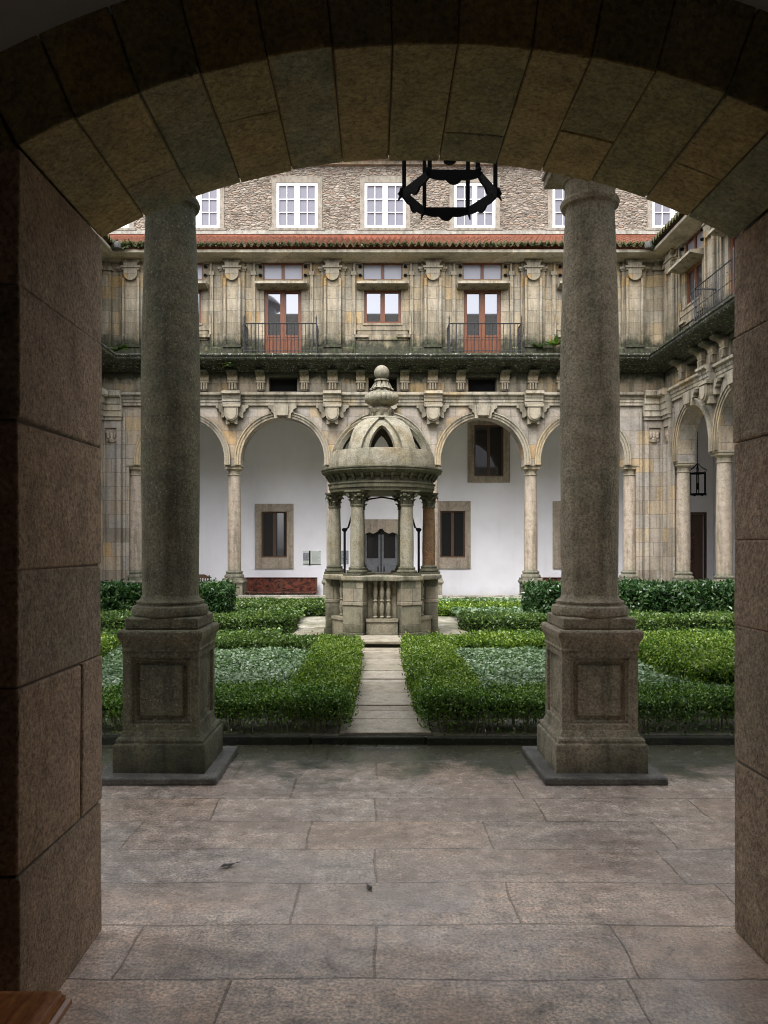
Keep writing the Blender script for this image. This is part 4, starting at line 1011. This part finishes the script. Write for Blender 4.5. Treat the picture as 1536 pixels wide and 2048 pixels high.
# ------------------------------------------------------------------ hedges and beds
def leaf_mesh(name, C, D, length, width, mats, extra=None):
    n = len(C); a = D/np.linalg.norm(D,axis=1,keepdims=True)
    t = RNG.normal(size=(n,3)); b = np.cross(a,t); b /= np.linalg.norm(b,axis=1,keepdims=True)
    L = length*RNG.uniform(.65,1.3,(n,1)); W = width*RNG.uniform(.7,1.25,(n,1))
    V = np.stack([C-a*L/2, C+b*W/2-a*L*.05, C+a*L/2, C-b*W/2-a*L*.05], 1).reshape(-1,3)
    nv, nf = len(V), n
    F = np.arange(nv, dtype=np.int32); mi = np.zeros(nf, np.int32); ls = np.arange(nf,dtype=np.int32)*4; lt = np.full(nf,4,np.int32)
    if extra is not None:
        ev, ef, em = extra.v, extra.f, extra.m
        V = np.concatenate([V, np.array(ev).reshape(-1,3)]); fl = [i+nv for f in ef for i in f]
        lens = np.array([len(f) for f in ef],np.int32); st = np.concatenate([[0],np.cumsum(lens)[:-1]]).astype(np.int32)+len(F)
        F = np.concatenate([F, np.array(fl,np.int32)]); ls = np.concatenate([ls,st]); lt = np.concatenate([lt,lens]); mi = np.concatenate([mi,np.array(em,np.int32)])
    me = bpy.data.meshes.new(name); me.vertices.add(len(V)); me.vertices.foreach_set('co', V.astype(np.float32).ravel())
    me.loops.add(len(F)); me.loops.foreach_set('vertex_index', F); me.polygons.add(len(ls)); me.polygons.foreach_set('loop_start', ls)
    try: me.polygons.foreach_set('loop_total', lt)
    except Exception: pass
    for m_ in mats: me.materials.append(m_)
    me.polygons.foreach_set('material_index', mi); me.update(calc_edges=True); me.validate()
    return me
def wob(x, y, k=1.0, ph=0): return np.sin(x*2.3*k+ph)*np.cos(y*2.9*k+1.3*ph)*.5+np.sin(x*5.1*k+y*4.3*k+ph)*.3+np.sin(x*11*k-y*9*k+2*ph)*.2
HN = [0]
def hedge(label, x0, x1, y0, y1, h, mat, leaf=.034, dens=9000, stems=False, z0=.055, name='box_hedge', cat='hedge', fuzz=.042, open_from=0.0, ph=None, width=.5, group='clipped box hedges of the garden'):
    HN[0] += 1; ph = ph if ph is not None else HN[0]*1.7
    root = tag(empty(name, ((x0+x1)/2,(y0+y1)/2,z0)), label, cat, group)
    zt = z0+h; X, Y = x1-x0, y1-y0
    areas = {'t':X*Y,'f':X*h,'b':X*h*.5,'l':Y*h,'r':Y*h}
    C = []; N = []
    for k, ar in areas.items():
        n = int(ar*dens)
        u, v = RNG.random(n), RNG.random(n); dep = np.abs(RNG.normal(0,fuzz*1.3,n))-fuzz*.5
        if k in 'fblr': v = v**.75
        if k == 't': px, py, pz = x0+u*X, y0+v*Y, zt-dep; nn = (0,0,1)
        elif k == 'f': px, py, pz = x0+u*X, y0+dep, z0+v*h; nn = (0,-1,.35)
        elif k == 'b': px, py, pz = x0+u*X, y1-dep, z0+v*h; nn = (0,1,.35)
        elif k == 'l': px, py, pz = x0+dep, y0+u*Y, z0+v*h; nn = (-1,0,.35)
        else: px, py, pz = x1-dep, y0+u*Y, z0+v*h; nn = (1,0,.35)
        # uneven clipped surface
        w = wob(px,py,1.0,ph); rel = (pz-z0)/h
        pz = pz+w*.06*rel*(h/.4)**.5; s = wob(px+pz*2,py-pz,1.3,ph+2)*.035
        px = px+s*nn[0]; py = py+s*nn[1]
        if stems:
            keep = RNG.random(n) < np.clip((rel-.15)/.45, .22, 1); px,py,pz = px[keep],py[keep],pz[keep]
        C.append(np.stack([px,py,pz],1)); N.append(np.tile(nn,(len(px),1)))
    C = np.concatenate(C); N = np.concatenate(N)
    # holes where the clipped surface has thinned
    hol = wob(C[:,0]*3,C[:,1]*3+C[:,2]*4,1.0,ph+5); keep = (hol < .62) | (RNG.random(len(C)) < .45); C, N = C[keep], N[keep]
    # sprigs standing proud of the clipping
    ns = int(len(C)*.10); idx = RNG.integers(0,len(C),ns); S = C[idx]+N[idx]*RNG.uniform(.0,.065,(ns,1))*(h/.4)**.5
    C = np.concatenate([C,S]); N = np.concatenate([N,N[idx]])
    D = RNG.normal(size=C.shape)+N*.45+np.array([0,0,.35])
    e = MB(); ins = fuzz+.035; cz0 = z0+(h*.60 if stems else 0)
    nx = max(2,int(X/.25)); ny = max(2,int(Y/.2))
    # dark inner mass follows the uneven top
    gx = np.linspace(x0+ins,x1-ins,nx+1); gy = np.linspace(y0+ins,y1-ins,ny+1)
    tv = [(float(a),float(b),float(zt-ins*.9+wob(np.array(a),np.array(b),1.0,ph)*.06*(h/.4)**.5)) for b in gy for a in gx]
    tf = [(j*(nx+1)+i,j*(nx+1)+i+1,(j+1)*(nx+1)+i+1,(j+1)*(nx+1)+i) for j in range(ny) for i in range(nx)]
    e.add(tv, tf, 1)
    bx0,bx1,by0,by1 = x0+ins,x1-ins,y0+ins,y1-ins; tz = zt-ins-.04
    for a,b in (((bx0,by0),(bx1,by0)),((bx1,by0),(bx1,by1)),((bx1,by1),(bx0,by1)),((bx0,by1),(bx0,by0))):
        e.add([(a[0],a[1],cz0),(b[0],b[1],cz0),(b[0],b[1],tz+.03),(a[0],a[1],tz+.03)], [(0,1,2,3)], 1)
    off = np.array(root.location); C = C-off
    e.v = [(v[0]-off[0],v[1]-off[1],v[2]-off[2]) for v in e.v]
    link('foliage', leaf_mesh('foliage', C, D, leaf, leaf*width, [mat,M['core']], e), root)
    if stems:
        s = MB(); n = int(X*Y*95)
        for _ in range(n):
            a, b = random.uniform(x0+.04,x1-.04)-off[0], random.uniform(y0+.04,y1-.04)-off[1]
            r = random.uniform(.0035,.007); t1, t2 = random.uniform(-.06,.06), random.uniform(-.06,.06)
            s.tube([(a,b,-.03),(a+t1*.4,b+t2*.4,h*.35),(a+t1,b+t2,h*.75)], [r,r*.8,r*.5], 4)
        tag(s.build('stems', M['stem'], root), kind='stuff')
    return root
B, BR, DK = M['box_leaf'], M['bright_leaf'], M['dark_leaf']
PX = .08     # garden axis
hedge('front hedge left of the path, thin stems showing, behind the left column', -5.4, -.24, 6.25, 6.78, .31, B, .027, 11500, True)
hedge('front hedge right of the path, thin stems showing, behind the right column', .40, 5.6, 6.25, 6.78, .305, B, .027, 11500, True)
hedge('bright clipped hedge along the left edge of the stone path', -.76, -.22, 6.82, 10.75, .295, BR, .029, 9500, width=.55)
hedge('bright clipped hedge along the right edge of the stone path', .37, .92, 6.82, 10.75, .295, BR, .029, 9500, width=.55)
hedge('hedge closing the back of the left silver-leaved bed', -5.4, -.79, 10.05, 10.75, .29, DK, .042, 5200)
hedge('hedge closing the back of the right silver-leaved bed', .95, 5.6, 10.05, 10.75, .29, BR, .042, 5200)
hedge('bright hedge block at the far left, beside the left pier', -4.6, -3.35, 7.15, 10.0, .38, BR, .036, 5600)
hedge('leafy hedge block beyond the right column, beside the right pier', 3.05, 4.6, 7.35, 9.2, .40, BR, .036, 5600)
hedge('clipped hedge left of the well house, second row behind the left bed', -6.4, WX-1.55, 13.3, 14.2, .29, DK, .05, 3400)
hedge('clipped hedge right of the well house, second row behind the right bed', WX+1.45, 6.6, 13.3, 14.2, .29, DK, .05, 3400)
hedge('far hedge left of the well house, in front of the long wooden bench', -6.8, -.95, 16.6, 17.9, .24, DK, .06, 2400)
hedge('far hedge right of the well house, below the white gallery wall', 1.25, 7.0, 16.6, 17.9, .22, BR, .06, 2400)
hedge('farthest low hedge at the foot of the left arches', -7.6, -1.0, 20.3, 20.8, .09, DK, .07, 1800)
hedge('farthest low hedge at the foot of the middle right arches', 1.2, 7.9, 20.3, 20.8, .09, DK, .07, 1800)
hedge('tall glossy laurel hedge with big leaves behind the left column', -7.7, -2.95, 14.7, 15.9, .71, M['laurel'], .10, 2100, name='laurel_hedge', fuzz=.09, width=.42, group='tall laurel hedges')
hedge('tall glossy laurel hedge with big leaves behind the right column', 3.05, 8.1, 14.55, 15.9, .73, M['laurel'], .10, 2100, name='laurel_hedge', fuzz=.09, width=.42, group='tall laurel hedges')

def bed(name, x0, x1, y0, y1, h, mat, leaf, dens):
    n = int((x1-x0)*(y1-y0)*dens); px = RNG.uniform(x0,x1,n); py = RNG.uniform(y0,y1,n)
    w = wob(px,py,1.2,name.__hash__()%1 + x0); pz = .055+h*(.45+.55*RNG.random(n))+w*.035
    keep = (wob(px*2,py*2,1.0,x0+3) < .7) | (RNG.random(n) < .3); C = np.stack([px,py,pz],1)[keep]
    D = RNG.normal(size=C.shape)*np.array([1,1,.30])
    t = RNG.normal(size=C.shape)*.4+np.array([0,0,1.0])
    n = len(C); a = D/np.linalg.norm(D,axis=1,keepdims=True); b = np.cross(t,a); b /= np.linalg.norm(b,axis=1,keepdims=True)
    L = leaf*RNG.uniform(.6,1.3,(n,1)); W = L*.85
    V = np.stack([C-a*L/2, C+b*W/2, C+a*L/2-np.array([0,0,1])*L*.15, C-b*W/2],1).reshape(-1,3)
    me = bpy.data.meshes.new(name); me.from_pydata(V.tolist(), [], np.arange(len(V)).reshape(-1,4).tolist()); me.materials.append(mat); me.update()
    tag(link(name, me), kind='stuff')
bed('ground_cover', -3.4, -.74, 6.85, 10.1, .215, M['silver'], .038, 6800)
bed('ground_cover', .90, 5.0, 6.85, 10.1, .215, M['silver'], .038, 6800)
bed('ground_cover', 1.3, 6.5, 17.9, 20.3, .14, M['silver'], .09, 700)
bed('ground_cover', -6.5, -1.1, 17.9, 20.3, .12, M['dark_leaf'], .09, 700)
bed('ground_cover', 1.6, 7.0, 14.2, 16.6, .22, M['silver'], .09, 700)
bed('ground_cover', -6.5, -1.5, 14.2, 16.6, .20, M['dark_leaf'], .09, 700)
bed('ground_cover', 1.7, 6.5, 10.75, 13.3, .10, M['dark_leaf'], .07, 500)
bed('ground_cover', -6.3, -1.6, 10.75, 13.3, .10, M['dark_leaf'], .07, 500)

# ferns, grass and moss tufts on the masonry
def tuft(label, loc, r, n, name='fern', group='ferns growing from the masonry', droop=.6):
    m = MB(); rnd = random.Random(int(loc[0]*100+loc[2]*10))
    for _ in range(n):
        a = rnd.uniform(0,2*PI); l = r*rnd.uniform(.5,1.1); up = rnd.uniform(.2,.9)
        p = [Vector((0,0,0))]; 
        for k in range(1,4):
            f = k/3; p.append(Vector((math.cos(a)*l*f, math.sin(a)*l*f*.7, l*(up*f-droop*f*f))))
        side = Vector((-math.sin(a),math.cos(a),0))*l*.16
        vs = []
        for k, q in enumerate(p): wd = (0.4,1,.8,.1)[k]; vs += [q-side*wd, q+side*wd]
        m.add(vs, [(2*k,2*k+1,2*k+3,2*k+2) for k in range(3)])
    o = m.build(name, M['fern'], smooth=False); o.location = loc
    tag(o, label, 'plant', group)
tuft('green fern hanging from the dark frieze above the first full arch from the left', (-4.33,22.72,6.92), .32, 22)
tuft('small dark plant on the mossy ledge just left of the right column', (4.85,22.95,7.5), .28, 12, droop=.1)
tuft('twiggy little plant on the mossy ledge between the right balcony and the right column', (5.35,22.95,7.55), .45, 14, droop=.1)
tuft('bright plant on the mossy ledge at the far left corner', (-7.6,22.7,7.35), .4, 22, droop=.4)
rt = random.Random(21)
def moss_run(name, x0, x1, y, z, n, rad):
    m = MB()
    for _ in range(n):
        x = rt.uniform(x0,x1)
        for _k in range(7):
            a = rt.uniform(0,2*PI); l = rad*rt.uniform(.4,1.2); b = Vector((x+rt.uniform(-.08,.08), y+rt.uniform(-.04,.04), z))
            t = b+Vector((math.cos(a)*l*.6, math.sin(a)*l*.5-.02, l*rt.uniform(-.7,.6))); s = Vector((math.sin(a),-math.cos(a),.3))*l*.18
            m.add([b-s,b+s,t+s*.3,t-s*.3], [(0,1,2,3)])
    tag(m.build(name, M['moss_leaf'], smooth=False), kind='stuff')
moss_run('moss', XL, XR, YF-.66, 10.40, 260, .12)
moss_run('moss', XL+.4, XR-.4, YF-.60, 7.23, 60, .08)
moss_run('moss', XL+.2, -6.3, YF-.6, 10.40, 70, .24)
moss_run('moss', 7.2, XR-.3, YF-.6, 10.40, 30, .18)
# waterspouts at the two inner corners
def spout(loc, rz, label):
    root = tag(empty('waterspout', loc, rz), label, 'waterspout', 'waterspouts at the corners of the court')
    m = MB(); m.tube([(0,.5,.02),(0,.1,0),(0,-.12,.02),(0,-.24,.06)], [.09,.085,.10,.07], 8); m.build('channel', M['copper'], root)
    m = MB(); m.lathe([(.02,-.12),(.09,-.08),(.11,0),(.09,.08),(.02,.12)], 10, (0,-.22)); m.tube([(.06,-.24,.06),(.12,-.22,.16)],[.03,.008],5); m.tube([(-.06,-.24,.06),(-.12,-.22,.16)],[.03,.008],5)
    m.build('head', M['copper'], root)
spout((XR-.62,YF-.62,10.33), R(-45), 'carved stone waterspout under the eave at the right inner corner')
spout((XL+.62,YF-.62,10.33), R(45), 'carved stone waterspout under the eave at the left inner corner')

# ------------------------------------------------------------------ lanterns
def lantern(loc, H, rod, label, s=1.0):
    root = tag(empty('hanging_lantern', loc), label, 'lantern', 'black iron lanterns hanging in the galleries')
    r = .255; V = [polar(r, R(60*k)) for k in range(6)]
    def ring(name, z, deco):
        m = MB()
        for k in range(6):
            (xa,ya),(xb,yb) = V[k], V[(k+1)%6]; n = 12; out = Vector(((xa+xb)/2,(ya+yb)/2,0)).normalized()
            top = []; bot = []
            for i in range(n+1):
                f = i/n; x, y = xa+(xb-xa)*f, ya+(yb-ya)*f
                w = .014*abs(math.sin(f*2*PI)); drop = .0
                if abs(f-.5) < .13: drop = .012+.026*math.cos((f-.5)/.13*PI/2)
                top.append((x,y,z+.040)); bot.append((x,y,z-(w+drop if deco else 0)))
            for off in (0.012,):
                vs = []
                for p,q in zip(top,bot): vs += [p, q, (p[0]+out.x*off,p[1]+out.y*off,p[2]), (q[0]+out.x*off,q[1]+out.y*off,q[2])]
                fs = []
                for i in range(n): o = 4*i; p = o+4; fs += [(o,p,p+1,o+1),(o+2,o+3,p+3,p+2),(o,o+2,p+2,p),(o+1,p+1,p+3,o+3)]
                m.add(vs, fs)
        m.build(name, M['iron'], root)
        if deco:
            for k in range(6):
                c = MB(); a = R(60*k); q = lambda u,z_: (u*math.cos(a), u*math.sin(a), z+z_)
                c.tube([q(r-.01,.05),q(r+.015,.04),q(r+.024,.018),q(r+.012,.0)], [.010,.014,.014,.008], 6); c.tube([q(r,.03),q(r+.022,.0),q(r+.034,-.022)], [.010,.008,.004], 5); c.build('scroll', M['iron'], root)
    ring('bottom_ring', 0, True); ring('top_ring', H, False)
    for x, y in V:
        m = MB(); m.box(x-.011,x+.011,y-.011,y+.011,.05,H+.01); m.build('upright', M['iron'], root, smooth=False)
    # crown and chain rod
    m = MB()
    for k in range(6):
        x, y = V[k]; m.tube([(x,y,H+.05),(x*1.15,y*1.15,H+.13),(x*.6,y*.6,H+.20),(0,0,H+.34)], .012, 5)
    m.build('crown', M['iron'], root)
    m = MB(); m.tube([(0,0,H+.3),(0,0,rod)], .010, 6); m.tube([(0,0,H+.05),(0,0,H+.35)], .016, 6)
    for k in range(int((rod-H-.4)/.09)): m.lathe([(.004,H+.4+k*.09),(.018,H+.43+k*.09),(.004,H+.46+k*.09)], 6)
    m.build('chain', M['iron'], root)
    m = MB(); m.lathe([(.02,H*.25),(.035,H*.25+.01),(.035,H*.55),(.02,H*.56)], 10); m.tube([(0,0,H*.5),(0,0,H+.1)], .008, 5); m.build('candle_holder', M['iron'], root)
    return root
lantern((.412,4.3,3.545), .74, 2.41, 'open black iron lantern hanging just under the archway, cut off by it')
lantern((10.24,24.5,3.2), .66, 2.76, 'small dark lantern on a long chain inside the first arch of the right wing')

# ------------------------------------------------------------------ furniture
def bench(loc, L, label):
    root = tag(empty('wooden_bench', loc), label, 'bench', 'wooden benches along the white wall')
    m = MB(); m.box(-L/2,L/2,.20,.25,.47,.90); m.box(-L/2,L/2,.17,.26,.90,.925); m.build('backrest', M['bench'], root, bevel=.006)
    m = MB(); m.box(-L/2-.02,L/2+.02,-.22,.19,.42,.46); m.build('seat', M['bench'], root, bevel=.006)
    for x in (-L/2+.08,0,L/2-.08):
        m = MB(); m.tube([(x,-.18,.42),(x,-.14,.20),(x,-.2,0)], .028, 6); m.tube([(x,.2,.42),(x,.16,.2),(x,.24,0)], .028, 6); m.tube([(x,-.14,.2),(x,.16,.2)], .02, 6); m.build('leg', M['brown'], root)
    for x in (-L/2+.03,0,L/2-.03): m = MB(); m.box(x-.03,x+.03,.185,.20,.44,.90); m.build('batten', M['brown'], root)
    return root
bench((-3.14,25.35,-.40), 2.38, 'long low red-brown wooden bench against the white wall left of the well house')
bench((6.35,25.35,-.40), 2.2, 'red-brown wooden bench against the white wall, mostly behind the right column')
ch = tag(empty('wooden_chair', (-5.76,25.2,-.4)), 'dark slatted wooden chair by the white wall, peeping out right of the left column', 'chair')
m = MB(); m.box(-.25,.25,-.25,.2,.42,.46); m.build('seat', M['brown'], ch)
for s in (-1,1):
    m = MB(); m.box(s*.25-.022,s*.25+.022,.2,.24,0,1.0); m.build('leg', M['brown'], ch)
    m = MB(); m.box(s*.25-.022,s*.25+.022,-.25,-.21,0,.44); m.build('leg', M['brown'], ch)
m = MB(); m.prism([(-.23,.90),(.23,.90),(.23,.96),(.10,1.03),(-.10,1.03),(-.23,.96)], .205, .235); m.box(-.23,.23,.205,.235,.52,.57)
for k in range(5): x = -.16+.08*k; m.box(x-.018,x+.018,.21,.23,.57,.90)
m.build('backrest', M['brown'], ch)
# information boards on the white wall
def board(loc, w, h, label, kind):
    root = tag(empty('information_board', loc), label, 'sign', 'information boards on the white wall')
    m = MB(); m.box(-w/2,w/2,-.02,0,-h/2,h/2); m.build('panel', M['board'] if kind == 0 else M['board_print'], root, smooth=False)
    if kind == 0:
        m = MB(); m.box(-w/2+.01,-w*.17,-.026,-.02,-h*.22,h*.34); m.build('picture', M['board_print'], root, smooth=False)
        m = MB(); m.box(-w*.16,-w*.075,-.032,-.02,-h*.56,h/2); m.build('dark_band', M['black'], root, smooth=False)
        m = MB()
        for k in range(11):
            z = h*.40-k*h*.078; m.box(0.01, w*.45-(.06 if k in (3,7) else .0), -.023, -.02, z-.006, z+.006)
        for k in range(3): m.box(-w*.46,-w*.2,-.023,-.02,-h*.30-k*.03,-h*.29-k*.03)
        m.build('text_lines', M['board_text'], root, smooth=False)
        m = MB(); m.box(w*.44,w*.475,-.025,-.02,h*.42,h*.48); m.box(-w*.48,w*.48,-.024,-.02,-h*.49,-h*.46); m.build('mark', M['black'], root, smooth=False)
board((-2.15,YR-.002,1.18), .60, .46, 'small white information board with a dark picture and text, right of the low window', 0)
board((-1.15,YR-.002,1.19), .46, .44, 'small dark printed board half hidden behind the iron bar of the well house', 1)
# polished wooden chest in the lower left corner
cst = tag(empty('wooden_chest', (-1.03,1.475,.012)), 'polished brown wooden chest with moulded lid edge in the lower left corner', 'chest')
m = MB(); m.box(-.24,.24,-.38,.38,.06,.455); 
for sx in (-1,1):
    for sy in (-1,1): m.box(sx*.24,sx*.18,sy*.38,sy*.32,0,.06)
m.build('body', M['chest'], cst, bevel=.006)
m = MB(); prof = [(.28,.455),(.28,.468),(.268,.474),(.27,.482),(.262,.49),(.262,.497),(.245,.503),(.235,.503)]
vs = []
for h_, z in prof: vs += [(-h_,-(h_+.145),z),(h_,-(h_+.145),z),(h_,h_+.145,z),(-h_,h_+.145,z)]
n = len(prof); fs = [(3,2,1,0), tuple(4*(n-1)+i for i in range(4))]+[(4*j+i,4*j+(i+1)%4,4*(j+1)+(i+1)%4,4*(j+1)+i) for j in range(n-1) for i in range(4)]
m.add(vs, fs); m.build('lid', M['chest'], cst, bevel=.002)

# small dark fallen leaves on the paving
def leaf_litter(loc, rz, label, sc):
    m = MB(); P = [(-.035,0,.004),(-.012,.016,.010),(.014,.014,.006),(.036,.002,.012),(.012,-.014,.007),(-.014,-.012,.013)]
    P = [(x*sc,y*sc,z*sc) for x,y,z in P]; m.add(P+[(0,0,.004*sc)], [(0,5,6),(5,4,6),(4,3,6),(3,2,6),(2,1,6),(1,0,6)]); m.tube([P[3],(.055*sc,.006*sc,.006)], .0015, 4)
    o = m.build('fallen_leaf', M['dead_leaf'], smooth=False); o.location = loc; o.rotation_euler.z = rz; tag(o, label, 'leaf', 'leaves fallen on the paving')
M['dead_leaf'] = plain('dead_leaf', (.022,.020,.014), .5, noise=.3, col2=(.06,.05,.03))
leaf_litter((-.737,3.82,.002), .4, 'crumpled dark leaf lying on the wet paving left of centre', 1.2)
leaf_litter((-.03,3.58,.002), 1.9, 'thin dark leaf lying beside the pale wet patch near the middle of the paving', .8)
# old round tower behind the near wing, seen mirrored in the left balcony door
tw = tag(empty('round_tower', (-8.4,-6,0)), 'dark round tower with a domed cap, mirrored in the panes of the left balcony door', 'tower')
m = MB(); m.lathe([(1.0,0),(1.0,13),(1.3,14.5),(1.55,16.2),(1.58,17.7)], 24); m.build('shaft', M['slab'], tw)
m = MB(); m.lathe([(1.58,17.7),(2.0,17.85),(1.95,17.95),(1.5,18.4),(.7,18.75),(.05,18.85)], 24); m.build('cap', M['slab'], tw)

# ------------------------------------------------------------------ world, sun, camera
w = bpy.data.worlds.new('World'); SC.world = w; w.use_nodes = True; nt = w.node_tree; nt.nodes.clear()
out = nt.nodes.new('ShaderNodeOutputWorld'); bg = nt.nodes.new('ShaderNodeBackground'); sky = nt.nodes.new('ShaderNodeTexSky')
sky.sky_type = 'NISHITA'; sky.sun_disc = False; EL, AZ = R(58), R(205)
sky.sun_elevation = EL; sky.sun_rotation = AZ; sky.air_density = 1.0; sky.dust_density = 3.0; sky.ozone_density = 1.0
hs = nt.nodes.new('ShaderNodeHueSaturation'); hs.inputs['Saturation'].default_value = .22; hs.inputs['Value'].default_value = 1.0
nt.links.new(sky.outputs[0], hs.inputs['Color']); nt.links.new(hs.outputs[0], bg.inputs[0]); bg.inputs[1].default_value = .68
nt.links.new(bg.outputs[0], out.inputs[0])
sl = bpy.data.lights.new('sun','SUN'); sl.energy = 1.5; sl.angle = R(25); sl.color = (1,.97,.92)
so = bpy.data.objects.new('sun', sl); COL.objects.link(so)
d = Vector((math.sin(AZ)*math.cos(EL), math.cos(AZ)*math.cos(EL), math.sin(EL)))   # towards the sun
so.rotation_euler = d.to_track_quat('Z','Y').to_euler()
cam = bpy.data.cameras.new('camera'); co = bpy.data.objects.new('camera', cam); COL.objects.link(co)
co.location = (0,0,1.6); co.rotation_euler = (R(90),0,0)
cam.sensor_fit = 'VERTICAL'; cam.sensor_height = 36; cam.lens = 27.05; cam.shift_x = 16/2048; cam.shift_y = 66/2048
cam.clip_start = .05; cam.clip_end = 1500
SC.camera = co
SC.view_settings.view_transform = 'Standard'; SC.view_settings.look = 'None'; SC.view_settings.exposure = 0; SC.view_settings.gamma = 1
SC.render.engine = 'CYCLES'
SC.cycles.use_denoising = True
SC.cycles.pixel_filter_type = 'BLACKMAN_HARRIS'; SC.cycles.filter_width = 1.05; SC.cycles.caustics_reflective = False; SC.cycles.caustics_refractive = False
SC.cycles.max_bounces = 8; SC.cycles.diffuse_bounces = 5; SC.cycles.glossy_bounces = 3
